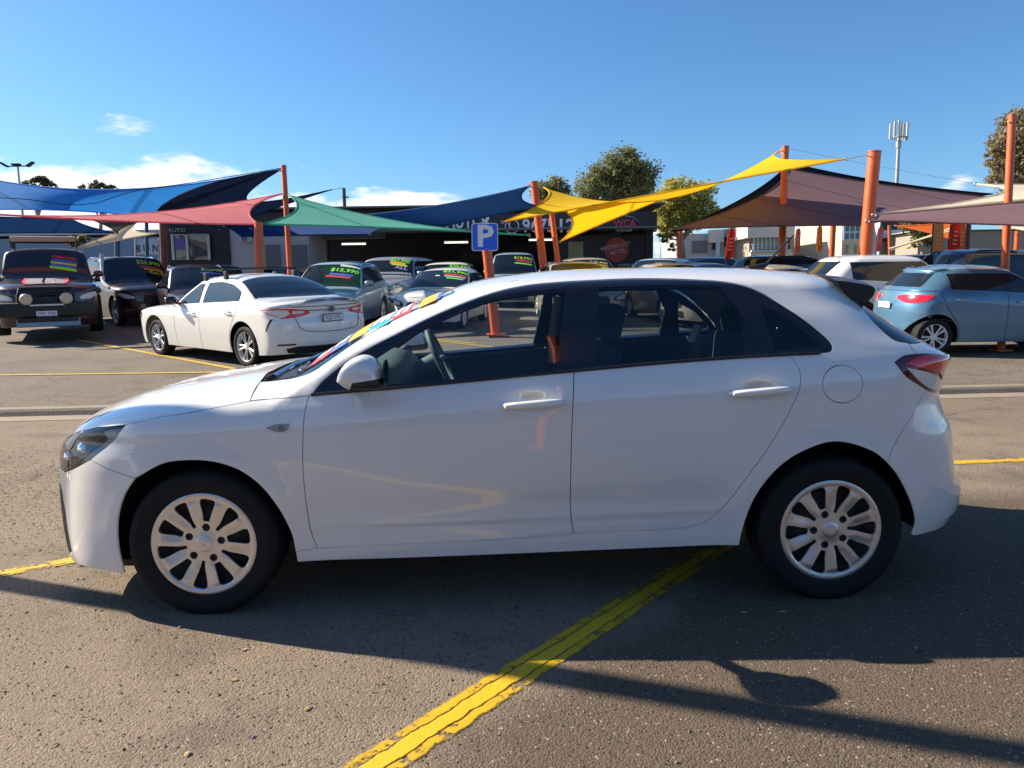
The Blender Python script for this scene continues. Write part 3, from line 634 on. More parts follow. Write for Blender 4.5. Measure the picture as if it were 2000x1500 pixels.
# wheels
tyre_prof = [(.2192,-.070),(.2195,-.0945),(.2215,-.0985),(.2265,-.1005),(.25,-.1055),(.272,-.1065),(.274,-.1078),(.288,-.1060),(.300,-.100),(.309,-.090),(.3135,-.076),(.3155,-.058),(.310,-.0565),(.310,-.0515),(.316,-.050),(.3165,-.022),(.310,-.0205),(.310,-.0155),(.3168,-.014)]
tyre_prof = tyre_prof + [(r, -h) for r, h in tyre_prof[::-1]]
def tyre_mesh(prof, n=72, flat=.306):
    m = MB().lathe(prof, n, 'y', closed=True); m.V = [(x, y, max(z, -flat)) for x, y, z in m.V]; return m
def cover_mesh():
    loops = [circ(0, 0, .2185, n=72)]
    for k in range(10):
        a = R(36 * k); r0, r1 = (.097, .190) if k % 2 == 0 else (.076, .191)
        w0, w1 = (.0165, .0315) if k % 2 == 0 else (.0085, .0285)
        L = [(r0, -w0 * .7), (r0 + .03, -w0 * 1.15), (r1 - .008, -w1), (r1, -w1 * .82), (r1 + .002, w1 * .8), (r1 - .008, w1), (r0 + .03, w0 * 1.15), (r0, w0 * .7)]
        loops.append([(x * math.cos(a) - y * math.sin(a), x * math.sin(a) + y * math.cos(a)) for x, y in spline(L + L[:1], .006)[:-1]])
        if k % 2 == 0: loops.append(circ(.070 * math.cos(a), .070 * math.sin(a), .0165, n=14))
    P, T = triangulate(loops, .0085); r = np.hypot(P[:, 0], P[:, 1]); th = np.arctan2(P[:, 1], P[:, 0])
    d = -.0985 + .018 * np.clip(1 - (r / .2185) ** 2, 0, 1) ** 1.2 - .006 * np.exp(-(r / .05) ** 4) + .004 * sstep(.211, .2185, r) + .003 * (sstep(.178,.19,r) - sstep(.195,.203,r))
    d = d - .0015 * np.cos(10 * th + math.pi) * sstep(.06, .10, r) * (1 - sstep(.17, .19, r)) + .003 * np.sin(10 * th) * sstep(.08, .12, r) * (1 - sstep(.17, .19, r))
    be = bedges(T); bi = sorted({i for e in be for i in e}); mp = {b: len(P) + k for k, b in enumerate(bi)}
    V = [(x, y_, z) for x, y_, z in zip(P[:, 0], d, P[:, 1])] + [(P[b, 0] * .995, d[b] + .010, P[b, 1] * .995) for b in bi]
    # slot walls lean towards their own slot
    F = [tuple(t) for t in T] + [(b, a, mp[a], mp[b]) for a, b in be]
    return MB().add(V, F)
TY = tyre_mesh(tyre_prof); CV = cover_mesh()
ST = MB().lathe([(.214, -.078), (.19, -.055), (.16, -.048), (.13, -.062), (.09, -.066), (.06, -.06), (.0, -.06)], 48, 'y')
NUT = MB().lathe([(.0155, -.062), (.0145, -.080), (.0125, -.086), (.007, -.084), (.006, -.078), (0, -.078)], 14, 'y')
CAP = MB().lathe([(.036, -.084), (.0355, -.0895), (.032, -.0915), (.02, -.093), (0, -.0935)], 28, 'y')
EMB = MB()
for s_ in (-1, 1): EMB.tube([(s_ * .006 - .002, -.0945, -.009), (s_ * .006 + .002, -.0945, .009)], .0016, 5)
EMB.tube([(-.006, -.0945, -.0025), (.006, -.0945, .0025)], .0016, 5); EMB.tube([(.016 * math.cos(a), -.0938, .0115 * math.sin(a)) for a in np.linspace(0, 2 * math.pi, 19)], .0013, 5)
first = {}
def put(name, mb, m, parent, loc=(0, 0, 0), rot=(0, 0, 0), ang=35, key=None):
    k = key or name
    if k not in first:
        o = mb.build(name, m, parent, True, ang); first[k] = o.data
    else: o = link(name, first[k], None, parent)
    o.location = loc; o.rotation_euler = rot; return o
for wx, wy, spin in ((-1.325, -.775, 8), (1.325, -.775, -20), (-1.325, .775, 0), (1.325, .775, 15)):
    w = put('wheel', TY, M_RUB, hero, (wx, wy, .306), (0, 0, math.pi if wy > 0 else 0), 25, 'hero_tyre')
    put('steel_rim', ST, M_STEEL, w)
    cvo = put('wheel_cover', CV, M_ALLOY, w, rot=(0, R(-90 + spin), 0), ang=30)
    for k in range(5):
        a = R(72 * k + 90 - spin); put('wheel_nut', NUT, M_CHR if 0 else M_STEEL, w, (.070 * math.cos(a), 0, .070 * math.sin(a)), key='hero_nut')
    put('centre_cap', CAP, M_ALLOY, w, key='hero_cap'); put('badge', EMB, M_CHR, w, rot=(0, R(-spin), 0), key='hero_badge')
    # wheel house
    s_ = -1 if wy < 0 else 1; mb = MB(); n = 24; ring = []
    for j in range(n + 1):
        a = R(-4 + 188 * j / n); rr = .392
        cx = wx + (.02 if wx > 0 else .0)
        for yy in (.80 if wx < 0 else .835, .52): mb.V.append((cx + rr * math.cos(a), s_ * yy, .308 + rr * math.sin(a)))
    mb.F = [(2 * j, 2 * j + 1, 2 * j + 3, 2 * j + 2) for j in range(n)] + [tuple(2 * j + 1 for j in range(n + 1))]
    mb.build('wheel_arch_liner', M_DARK, hero)
# floor, dash, seats
mb = MB().box((0, 0, .26), (1.75, 1.6, .10)); mb.box((-1.5, 0, .34), (1.1, .98, .3)); mb.box((1.35, 0, .40), (1.1, .98, .3)); mb.box((-1.33, 0, .55), (.75, 1.0, .30)); mb.box((-1.0, 0, .62), (.08, 1.5, .55)); mb.build('floor_pan', M_DARK, hero)
mb = MB(); mb.box((-1.80, 0, .178), (.26, 1.42, .03)); mb.build('undertray', M_BLK, hero)
V = []; F = []; ds = [(-1.02,.90),(-.92,.945),(-.78,.985),(-.66,.995),(-.57,.97),(-.54,.90),(-.56,.78),(-.62,.55)]
for a, y in enumerate(np.linspace(-.70, .70, 15)):
    hump = .035 * math.exp(-((y - .37) / .16) ** 2)
    for x, z in ds: V.append((x, y, z + (hump if -.8 < x < -.5 else 0) - .02 * (abs(y) / .7) ** 3))
F = [(a * 8 + b, a * 8 + b + 1, (a + 1) * 8 + b + 1, (a + 1) * 8 + b) for a in range(14) for b in range(7)]
mesh('dashboard', V, F, M_INT, hero, smooth=True)
M_ = Matrix.Translation((-.40, .37, .955)) @ Matrix.Rotation(R(66), 4, 'Y')
mb = MB(); mb.tube([tuple(M_ @ Vector((.185 * math.cos(a), .185 * math.sin(a), 0))) for a in np.linspace(0, 2 * math.pi, 33)], .0165, 8, False)
for a in (R(0), R(180), R(270) * 0 + R(90) * 0 + R(-90)): mb.tube([tuple(M_ @ Vector((0, 0, -.02))), tuple(M_ @ Vector((.18 * math.sin(a), .18 * math.cos(a), 0)))], .018, 6)
mb.tube([tuple(M_ @ Vector((0, 0, -.01))), tuple(M_ @ Vector((0, 0, -.18)))], [.06, .05], 10); mb.build('steering_wheel', M_INT, hero, True)
def seat(x, y, w, name):
    mb = MB(); mb.box((x - .10, y, .52), (.52, w, .16), (0, R(6), 0), .05); mb.box((x + .22, y, .80), (.15, w, .60), (0, R(16), 0), .055); s = mb.build(name, M_CLOTH, hero, True, 50)
    n = max(1, round(w / .5))
    for k in range(n):
        yy = y + (k - (n - 1) / 2) * .46
        MB().box((x + .335, yy, 1.185 - (.03 if n > 1 else 0)), (.10, .26, .18), (0, R(12), 0), .045).build('headrest', M_CLOTH, s, True, 50)
seat(.12, .37, .50, 'front_seat'); seat(.12, -.37, .50, 'front_seat'); seat(.98, 0, 1.28, 'rear_seat')
mb = MB().box((1.42, 0, .98), (.42, 1.1, .02)); mb.build('parcel_shelf', M_TRIM, hero)
for s_ in (-1, 1): MB().tube([(.262, s_ * .672, .90), (.255, s_ * .640, 1.02), (.275, s_ * .602, 1.17), (.285, s_ * .55, 1.30)], .026, 6).build('seat_belt', M_LIN, hero, True)
MB().box((-.45, -.02, 1.245), (.03, .22, .06), (0, R(-10), 0), .012).build('rear_view_mirror', M_BLK, hero)
MB().box((1.05, .30, 1.085), (.02, .09, .11), (0, R(20), R(10)), .004).build('white_tag', M_WTXT, hero)

# ------------------------------------------------------------------ ground, road, kerb, markings
KX, KY = .0677, 8.81          # kerb line: Y = KY + KX * X ; beyond it the sales yard rises gently
def yard_z(x, y):
    v = (-KX * x + y - KY) * .9977
    return 0.0 if v < 0 else .09 + .04 * min(v, 60)
def asphalt(name, base, warm, dark, scale, grit=1.0, litter=False):
    m, N, L, b = nodes_of(name); t = N.new('ShaderNodeTexCoord'); co = t.outputs['Object']
    def noise(s, d=5, r=.55):
        n = N.new('ShaderNodeTexNoise'); n.inputs['Scale'].default_value = s; n.inputs['Detail'].default_value = d; n.inputs['Roughness'].default_value = r; L.new(co, n.inputs['Vector']); return n.outputs['Fac']
    def ramp(v, a, c, p0=.35, p1=.65):
        q = N.new('ShaderNodeValToRGB'); q.color_ramp.elements[0].position = p0; q.color_ramp.elements[1].position = p1
        q.color_ramp.elements[0].color = (*a, 1); q.color_ramp.elements[1].color = (*c, 1); L.new(v, q.inputs[0]); return q.outputs[0]
    def mix(f, a, c, mode='MIX'):
        q = N.new('ShaderNodeMix'); q.data_type = 'RGBA'; q.blend_type = mode
        for s, v in (('Factor', f), ('A', a), ('B', c)):
            if isinstance(v, (int, float)): q.inputs[s].default_value = v
            elif isinstance(v, tuple): q.inputs[s].default_value = (*v, 1)
            else: L.new(v, q.inputs[s])
        return q.outputs['Result']
    big = ramp(noise(.45, 6), base, warm, .38, .62)
    col = mix(ramp(noise(1.7, 7, .65), (0, 0, 0), (1, 1, 1), .52, .72), big, dark)
    if litter:    # an older, browner seal lies to the right of the bay line, with a ragged joint; dark drips and worn wheel paths
        sp_ = N.new('ShaderNodeSeparateXYZ'); L.new(co, sp_.inputs[0])
        def mm(op, a, b_, c=0.0):
            q = N.new('ShaderNodeMath'); q.operation = op
            for i, v in enumerate((a, b_, c)):
                if isinstance(v, (int, float)): q.inputs[i].default_value = v
                else: L.new(v, q.inputs[i])
            return q.outputs[0]
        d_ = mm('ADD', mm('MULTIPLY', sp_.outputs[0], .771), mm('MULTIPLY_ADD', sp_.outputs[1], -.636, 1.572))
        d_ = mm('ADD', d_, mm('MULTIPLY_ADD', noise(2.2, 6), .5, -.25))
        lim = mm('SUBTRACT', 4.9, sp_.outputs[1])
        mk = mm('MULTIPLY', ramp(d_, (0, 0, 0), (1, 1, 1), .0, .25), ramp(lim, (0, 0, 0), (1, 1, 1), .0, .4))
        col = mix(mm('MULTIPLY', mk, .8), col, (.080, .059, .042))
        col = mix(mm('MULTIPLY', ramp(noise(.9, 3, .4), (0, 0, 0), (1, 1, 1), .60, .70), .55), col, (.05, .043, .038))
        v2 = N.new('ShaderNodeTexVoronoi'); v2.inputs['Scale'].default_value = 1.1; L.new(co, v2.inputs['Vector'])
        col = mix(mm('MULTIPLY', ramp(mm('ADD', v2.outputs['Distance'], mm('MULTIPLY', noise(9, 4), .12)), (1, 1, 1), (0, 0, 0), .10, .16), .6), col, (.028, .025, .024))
    vo = N.new('ShaderNodeTexVoronoi'); vo.inputs['Scale'].default_value = scale; vo.inputs['Randomness'].default_value = 1.0; L.new(co, vo.inputs['Vector'])
    hs = N.new('ShaderNodeSeparateColor'); L.new(vo.outputs['Color'], hs.inputs[0])
    st = ramp(hs.outputs[0], (.50, .50, .50), (1.5, 1.46, 1.40), .0, 1.0)
    col = mix(.55 * grit, col, st, 'MULTIPLY')
    # a few pale chips and dark pits
    col = mix(ramp(hs.outputs[1], (0, 0, 0), (1, 1, 1), .982, .99), col, (.30, .25, .19))
    col = mix(ramp(hs.outputs[2], (0, 0, 0), (1, 1, 1), .975, .985), col, (.03, .027, .025))
    # hairline cracks
    cv = N.new('ShaderNodeTexVoronoi'); cv.feature = 'DISTANCE_TO_EDGE'; cv.inputs['Scale'].default_value = .38
    wn_ = N.new('ShaderNodeTexNoise'); wn_.inputs['Scale'].default_value = 1.6; wn_.inputs['Detail'].default_value = 6; L.new(co, wn_.inputs['Vector'])
    va = N.new('ShaderNodeVectorMath'); va.operation = 'MULTIPLY_ADD'; va.inputs[1].default_value = (.9, .9, 0); L.new(wn_.outputs['Color'], va.inputs[0]); L.new(co, va.inputs[2]); L.new(va.outputs[0], cv.inputs['Vector'])
    ck = ramp(cv.outputs['Distance'], (1, 1, 1), (0, 0, 0), .0, .006)
    col = mix(mix(1.0, ck, ramp(noise(.6), (0, 0, 0), (.7, .7, .7), .45, .6), 'MULTIPLY'), col, (.035, .03, .027))
    L.new(col, b.inputs['Base Color']); b.inputs['Roughness'].default_value = .92; b.inputs['Specular IOR Level'].default_value = .25
    ad = N.new('ShaderNodeMath'); ad.operation = 'MULTIPLY_ADD'; ad.inputs[1].default_value = -1.0; L.new(vo.outputs['Distance'], ad.inputs[0]); L.new(noise(scale * .35, 3), ad.inputs[2])
    bp = N.new('ShaderNodeBump'); bp.inputs['Strength'].default_value = .75 * grit; bp.inputs['Distance'].default_value = .008; L.new(ad.outputs[0], bp.inputs['Height']); L.new(bp.outputs[0], b.inputs['Normal'])
    MATS[name] = m; return m
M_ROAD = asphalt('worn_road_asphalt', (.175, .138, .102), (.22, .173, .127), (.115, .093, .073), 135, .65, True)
M_YARD = asphalt('yard_asphalt', (.125, .105, .083), (.16, .135, .108), (.085, .073, .06), 60, .6)
M_KERB = mat('kerb_concrete', (.24, .195, .14), rough=.9, var=.2, vscale=3, bump=.5, bscale=40)
def sheet(name, rows, m, step=8.0, kind='structure', xr=(-700, 700), label=None):
    """rows: (distance past the kerb line, height); swept along the kerb line"""
    xs = sorted(set(list(np.linspace(xr[0], xr[1], 41)))); V = []; F = []
    for d, z in rows:
        for x in xs: V.append((x - KX * d * .9977, KY + KX * x + d * .9977, z))
    n = len(xs)
    for a in range(len(rows) - 1):
        for c in range(n - 1): F.append((a * n + c, a * n + c + 1, (a + 1) * n + c + 1, (a + 1) * n + c))
    o = mesh(name, V, F, m); tag(o, kind=kind); return o
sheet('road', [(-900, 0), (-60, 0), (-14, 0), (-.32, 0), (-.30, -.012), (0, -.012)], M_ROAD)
sheet('ground', [(.13, .082), (.4, .102), (10, .49), (60, 2.49), (140, 2.57), (1500, 2.57)], M_YARD)
sheet('gutter', [(-.34, .004), (0.0, .006)], M_KERB, xr=(-60, 60))
kb = sheet('kerb', [(-.03, -.01), (.02, .055), (.05, .080), (.15, .092), (.152, .07)], M_KERB, xr=(-60, 60))
def line_mat(name, col, wear, crack):
    m, N, L, b = nodes_of(name); t = N.new('ShaderNodeTexCoord'); o = N['Material Output']; co = t.outputs['Object']
    n = N.new('ShaderNodeTexNoise'); n.inputs['Scale'].default_value = 26; n.inputs['Detail'].default_value = 6; n.inputs['Roughness'].default_value = .7; L.new(co, n.inputs['Vector'])
    n2 = N.new('ShaderNodeTexNoise'); n2.inputs['Scale'].default_value = 3; n2.inputs['Detail'].default_value = 5; L.new(co, n2.inputs['Vector'])
    uv = N.new('ShaderNodeAttribute'); uv.attribute_name = 'across'; uv.attribute_type = 'GEOMETRY'
    # long cracks run along the line about a third of the way in from each edge
    n3 = N.new('ShaderNodeTexNoise'); n3.inputs['Scale'].default_value = 14; n3.inputs['Detail'].default_value = 5; L.new(co, n3.inputs['Vector'])
    def M(op, a, b_=None, c=None):
        q = N.new('ShaderNodeMath'); q.operation = op
        for i, v in enumerate((a, b_, c)):
            if v is None: continue
            if isinstance(v, (int, float)): q.inputs[i].default_value = v
            else: L.new(v, q.inputs[i])
        return q.outputs[0]
    def sm(v, a, c):
        q = N.new('ShaderNodeMapRange'); q.interpolation_type = 'SMOOTHSTEP'; q.inputs[1].default_value = a; q.inputs[2].default_value = c; L.new(v, q.inputs[0]); return q.outputs[0]
    u = M('MULTIPLY_ADD', M('SUBTRACT', n3.outputs['Fac'], .5), .20, uv.outputs['Fac'])
    k1 = sm(M('ABSOLUTE', M('SUBTRACT', u, .31)), .0, .035); k2 = sm(M('ABSOLUTE', M('SUBTRACT', u, .70)), .0, .04)
    vo = N.new('ShaderNodeTexVoronoi'); vo.feature = 'DISTANCE_TO_EDGE'; vo.inputs['Scale'].default_value = 5.5
    va = N.new('ShaderNodeVectorMath'); va.operation = 'MULTIPLY_ADD'; va.inputs[1].default_value = (.12, .12, 0); L.new(n3.outputs['Color'], va.inputs[0]); L.new(co, va.inputs[2]); L.new(va.outputs[0], vo.inputs['Vector'])
    k3 = sm(M('ADD', vo.outputs['Distance'], M('MULTIPLY', sm(n2.outputs['Fac'], .42, .56), .05)), .0, .022)
    cr = M('MULTIPLY', M('MULTIPLY', k1, k2), k3)
    cr = M('MAXIMUM', cr, 1.0 - crack)
    edge = M('MINIMUM', sm(u, .02, .12), sm(M('SUBTRACT', 1.0, u), .02, .12))
    w = M('ADD', M('MULTIPLY', n.outputs['Fac'], .7), M('MULTIPLY', n2.outputs['Fac'], .5))
    mid = sm(M('ABSOLUTE', M('SUBTRACT', u, .5)), .22, .15)        # the middle strip keeps a thicker coat
    cover = sm(M('MULTIPLY_ADD', mid, .25, w), wear, wear + .10)
    a = M('MULTIPLY', M('MULTIPLY', cover, cr), edge)
    mx = N.new('ShaderNodeMix'); mx.data_type = 'RGBA'; mx.inputs['A'].default_value = (*[c * .72 for c in col], 1); mx.inputs['B'].default_value = (*col, 1); L.new(M('MAXIMUM', mid, n2.outputs['Fac']), mx.inputs['Factor'])
    L.new(mx.outputs['Result'], b.inputs['Base Color']); b.inputs['Roughness'].default_value = .6
    bp = N.new('ShaderNodeBump'); bp.inputs['Strength'].default_value = .5; bp.inputs['Distance'].default_value = .006; L.new(M('ADD', n.outputs['Fac'], mid), bp.inputs['Height']); L.new(bp.outputs[0], b.inputs['Normal'])
    tr = N.new('ShaderNodeBsdfTransparent'); ms = N.new('ShaderNodeMixShader'); L.new(a, ms.inputs[0]); L.new(tr.outputs[0], ms.inputs[1]); L.new(b.outputs[0], ms.inputs[2]); L.new(ms.outputs[0], o.inputs['Surface']); return m
M_YL = line_mat('worn_yellow_line_paint', (.62, .38, .010), .52, .95)
M_YL2 = line_mat('yellow_yard_line_paint', (.55, .35, .03), .36, .3)
def stripe(a, b, w, m, yard=False, n=40):
    a = np.array(a[:2]); b = np.array(b[:2]); d = (b - a) / np.linalg.norm(b - a); p = np.array((-d[1], d[0])) * w / 2; V = []; at = []
    wob = 0
    for i in range(n + 1):
        c = a + (b - a) * i / n; wob = .7 * wob + rnd.uniform(-.003, .003)
        for j in range(5):
            q = c + p * (j / 2 - 1) + p / w * 2 * wob; V.append((q[0], q[1], (yard_z(*q) + .006) if yard else .004)); at.append(j / 4)
    F = [(i * 5 + j, i * 5 + j + 1, (i + 1) * 5 + j + 1, (i + 1) * 5 + j)[::-1] for i in range(n) for j in range(4)]
    o = mesh('painted_line', V, F, m); A = o.data.attributes.new('across', 'FLOAT', 'POINT'); A.data.foreach_set('value', at)
    return tag(o, kind='structure')
stripe((-1.90, .17), (2.35, 5.32), .162, M_YL, n=70)
stripe((-4.3, 2.22), (.30, 5.55), .115, M_YL)
stripe((.0, 5.27), (10.0, 6.16), .13, M_YL, n=60)
stripe((-16.0, 11.0), (-4.3, 11.19), .12, M_YL2, True)
stripe((-9.6, 16.5), (-4.1, 11.35), .13, M_YL2, True)
stripe((-2.455, 16.395, 0.429), (0.375, 13.335, 0.300), .12, M_YL2, True)
stripe((-4.560, 18.601, 0.523), (-0.700, 14.832, 0.362), .12, M_YL2, True)
# loose stones, grit and fallen leaves on the near road
V = []; F = []
for k in range(5200):
    y = .9 + 3.6 * rnd.random() ** 1.3; x = rnd.uniform(-.78, .78) * (y + .3)
    s = rnd.choice((.0022, .003, .0035, .0045, .006)) * rnd.uniform(.7, 1.3); i = len(V); a = rnd.uniform(0, 6.28)
    for j in range(4): V.append((x + s * math.cos(a + j * 1.57) * rnd.uniform(.7, 1.2), y + s * math.sin(a + j * 1.57) * rnd.uniform(.7, 1.2), .0005))
    V.append((x + s * rnd.uniform(-.3, .3), y + s * rnd.uniform(-.3, .3), s * rnd.uniform(.6, 1.1)))
    F += [(i, i + 1, i + 4), (i + 1, i + 2, i + 4), (i + 2, i + 3, i + 4), (i + 3, i, i + 4)]
tag(mesh('loose_grit', V, F, mat('grit', (.15, .125, .10), rough=.9, var=.6, vscale=45)), kind='stuff')
V = []; F = []
for k in range(9000):     # brown leaf crumbs drifted along the left of the road
    y = rnd.gauss(5.2, .75); x = rnd.uniform(-5.5, -2.2) + (rnd.random() ** 3) * .8; s = rnd.uniform(.004, .013); a = rnd.uniform(0, 6.28); i = len(V)
    if y < 3.6 or y > 8.2: continue
    c, d = math.cos(a), math.sin(a)
    for u, v, w in ((-1, 0, 0), (0, -.35, .3), (1, 0, .1), (0, .35, .35)): V.append((x + s * (u * c - v * d), y + s * (u * d + v * c), .002 + s * w * rnd.uniform(.3, 1)))
    F.append((i, i + 1, i + 2, i + 3))
tag(mesh('leaf_litter', V, F, mat('dead_leaf_crumbs', (.30, .18, .10), rough=.8, var=.5, vscale=30)), kind='stuff')
M_LEAF = mat('dry_leaf', (.42, .28, .14), rough=.7, var=.3, vscale=60)
for px, lab in (((-1.359, 2.893, 0.000), 'pale dry leaf at the edge of the car shadow below the front wheel'), ((-1.027, 2.690, 0.000), 'curled dry leaf on sunlit asphalt just left of the shadow edge'), ((-0.677, 2.276, 0.000), 'ragged brown leaf lying alone on the asphalt near the yellow line'), ((-0.984, 2.467, 0.000), 'small pale leaf scrap on bare asphalt in the left foreground'), ((-0.403, 2.726, 0.000), 'grey twig lying in the shadow under the front door'), ((1.483, 2.625, 0.000), 'pale leaf in the shadow below the rear wheel'), ((-0.967, 2.044, 0.000), 'tiny pale leaf at the very bottom left of the road'), ((-1.389, 2.094, -0.000), 'thin brown leaf stalk in the bottom left corner of the road')):
    s = .015; a = rnd.uniform(0, 6); tw = 'twig' in lab or 'stalk' in lab; c, d = math.cos(a), math.sin(a)
    if tw:
        o = MB().tube([(px[0] - s * c, px[1] - s * d, .003), (px[0], px[1], .006), (px[0] + s * c * .9, px[1] + s * d + .004, .003)], [.0025, .002, .001], 5).build('twig', M_LEAF)
    else:
        V = []
        for i in range(7):
            u = i / 6 * 2 - 1; w = rnd.uniform(.25, .45) * (1 - u * u) ** .8
            for j in (-1, 0, 1): V.append((px[0] + s * (u * c - j * w * d), px[1] + s * (u * d + j * w * c), .002 + .004 * (j * j) * (1 - u * u) * rnd.uniform(.5, 1.5) + .002 * u * u))
        o = mesh('dry_leaf', V, [(i * 3 + j, i * 3 + j + 1, i * 3 + j + 4, i * 3 + j + 3) for i in range(6) for j in range(2)], M_LEAF, smooth=True)
        md = o.modifiers.new('thickness', 'SOLIDIFY'); md.thickness = .001
    tag(o, lab, 'twig' if tw else 'leaf', 'leaves and twigs dropped on the road')

# ------------------------------------------------------------------ buildings
M_NAVY = mat('navy_shop_wall', (.006, .008, .015), rough=.6, var=.2, vscale=1.2)
M_BLACKW = mat('black_shop_wall', (.010, .010, .013), rough=.55, var=.25, vscale=1.2)
M_FASC = mat('dark_fascia_board', (.014, .016, .022), rough=.45, var=.2, vscale=.8)
M_GREYW = mat('grey_rendered_wall', (.16, .165, .175), rough=.85, var=.15, vscale=.7)
M_LGREY = mat('pale_rendered_wall', (.42, .43, .43), rough=.85, var=.08, vscale=.7)
M_CREAM = mat('cream_rendered_wall', (.55, .48, .36), rough=.85, var=.08, vscale=.6)
M_BEIGE = mat('beige_wall', (.30, .26, .21), rough=.9, var=.1, vscale=.6)
M_OFF = mat('off_white_parapet', (.60, .57, .50), rough=.85, var=.06, vscale=.5)
M_PALEB = mat('pale_blue_frame', (.45, .58, .68), rough=.6, var=.05)
M_PANE = mat('office_window_pane', (.02, .035, .05), rough=.06, spec=.8, var=.2)
M_ALU = mat('aluminium_frame', (.35, .36, .37), rough=.4, metal=.6)
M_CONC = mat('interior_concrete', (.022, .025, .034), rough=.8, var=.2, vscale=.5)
def em(name, col, s):
    m, N, L, b = nodes_of(name); b.inputs['Emission Color'].default_value = (*col, 1); b.inputs['Emission Strength'].default_value = s; return m
M_TUBE = em('lit_fluorescent_tube', (1.0, .93, .72), .8)
def slab(p, q, y0, y1):
    """box between the lower-left point p and upper-right point q of a front face at depth y0, reaching back to y1"""
    return ((p[0] + q[0]) / 2, (y0 + y1) / 2, (p[2] + q[2]) / 2), (abs(q[0] - p[0]), abs(y1 - y0), abs(q[2] - p[2]))
gz = yard_z(0, 31)
shop = thing('shop_building', 'long dark car showroom with black sign fascia and open front behind the parked cars', 'building', (0, 31, gz))
def sp(name, c, d, m, parent=None, bev=0): 
    o = MB().box((c[0], c[1] - 31, c[2] - gz), d, None, bev).build(name, m, parent or shop); return o
def XZ(a): return a
A = (-9.100, 31.000, 3.839); B = (5.886, 31.000, 4.453)
fas = sp('fascia', *slab(A, B, 30.4, 31.2), M_FASC)
sp('fascia_trim', ((A[0] + B[0]) / 2, 30.39, A[2] - .02), (B[0] - A[0] + .05, .9, .06), M_GREYW)
sp('roof', *slab((-11.993, 34.000, 4.917), (6.386, 34.000, 4.846), 31.21, 46), M_GREYW)
sp('parapet_wall', *slab((-10.925, 33.000, 3.712), (-5.385, 33.000, 4.987), 32.2, 33), M_GREYW)
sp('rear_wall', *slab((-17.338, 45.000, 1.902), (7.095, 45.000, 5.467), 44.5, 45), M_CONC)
sp('side_wall', (B[0] - .15, 38, gz + 1.6), (.3, 13.6, 3.2), M_BLACKW)
for x0, x1 in ((1093, 1132), (1133, 1276)): sp('front_wall', *slab((2.035, 31.300, 1.534) if x0 < 1100 else (2.886, 31.300, 1.523), (2.849, 31.300, 3.657) if x0 < 1100 else (5.909, 31.300, 3.615), 31.3, 31.5), M_BLACKW)
sp('window', *slab((2.394, 31.200, 2.680), (3.008, 31.200, 3.358), 31.22, 31.29), mat('poster_window', (.20, .22, .12), rough=.3, var=.6, vscale=3))
for a, b in (((-7.970, 36.000, 3.730), (-6.853, 36.000, 3.715)), ((-3.112, 36.000, 3.735), (-1.995, 36.000, 3.720)), ((0.896, 36.000, 3.800), (2.013, 36.000, 3.785))):
    lt = sp('ceiling_light', ((a[0] + b[0]) / 2, 36, a[2] + .05), (b[0] - a[0], .16, .06), M_ALU)
    sp('tube', ((a[0] + b[0]) / 2, 36, a[2] - .02), (b[0] - a[0], .12, .07), M_TUBE, lt)
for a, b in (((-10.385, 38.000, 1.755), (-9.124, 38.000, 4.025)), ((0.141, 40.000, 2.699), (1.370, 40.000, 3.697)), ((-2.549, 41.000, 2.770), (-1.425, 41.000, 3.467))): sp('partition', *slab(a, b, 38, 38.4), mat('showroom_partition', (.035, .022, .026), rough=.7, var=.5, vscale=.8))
# left end: navy shopfront and pale rendered bay with an air conditioner
sp('navy_wall', *slab((-13.757, 30.000, 1.743), (-11.098, 30.000, 5.290), 30, 33), M_NAVY)
wf = sp('shop_window', *slab((-13.315, 29.900, 2.779), (-11.838, 29.900, 3.753), 29.93, 29.99), M_PANE)
for a, b in (((-13.335, 29.900, 2.779), (-13.225, 29.900, 3.791)), ((-12.770, 29.900, 2.771), (-12.662, 29.900, 3.784)), ((-11.921, 29.900, 2.759), (-11.817, 29.900, 3.772)), ((-13.228, 29.900, 3.742), (-11.857, 29.900, 3.773))): sp('window_frame', *slab(a, b, 29.86, 29.92), M_ALU, wf)
sp('poster', *slab((-13.207, 29.900, 3.176), (-12.812, 29.900, 3.647), 29.90, 29.925), mat('violet_poster', (.10, .09, .30), rough=.5, var=.4, vscale=4), wf)
sp('pale_wall', *slab((-11.294, 30.000, 1.709), (-7.989, 30.000, 3.946), 30.1, 33), M_LGREY)
for a, b in (((-9.688, 30.000, 2.392), (-9.132, 30.000, 3.325)), ((-8.673, 30.000, 2.378), (-8.060, 30.000, 3.310))): sp('roller_door', *slab(a, b, 30.02, 30.09), M_GREYW)
ac = sp('air_conditioner', *slab((-10.611, 29.800, 3.452), (-10.234, 29.800, 3.723), 29.7, 30.09), M_OFF, None, .02)
sp('grille', *slab((-10.493, 29.700, 3.483), (-10.282, 29.700, 3.677), 29.66, 29.695), M_GREYW, ac)
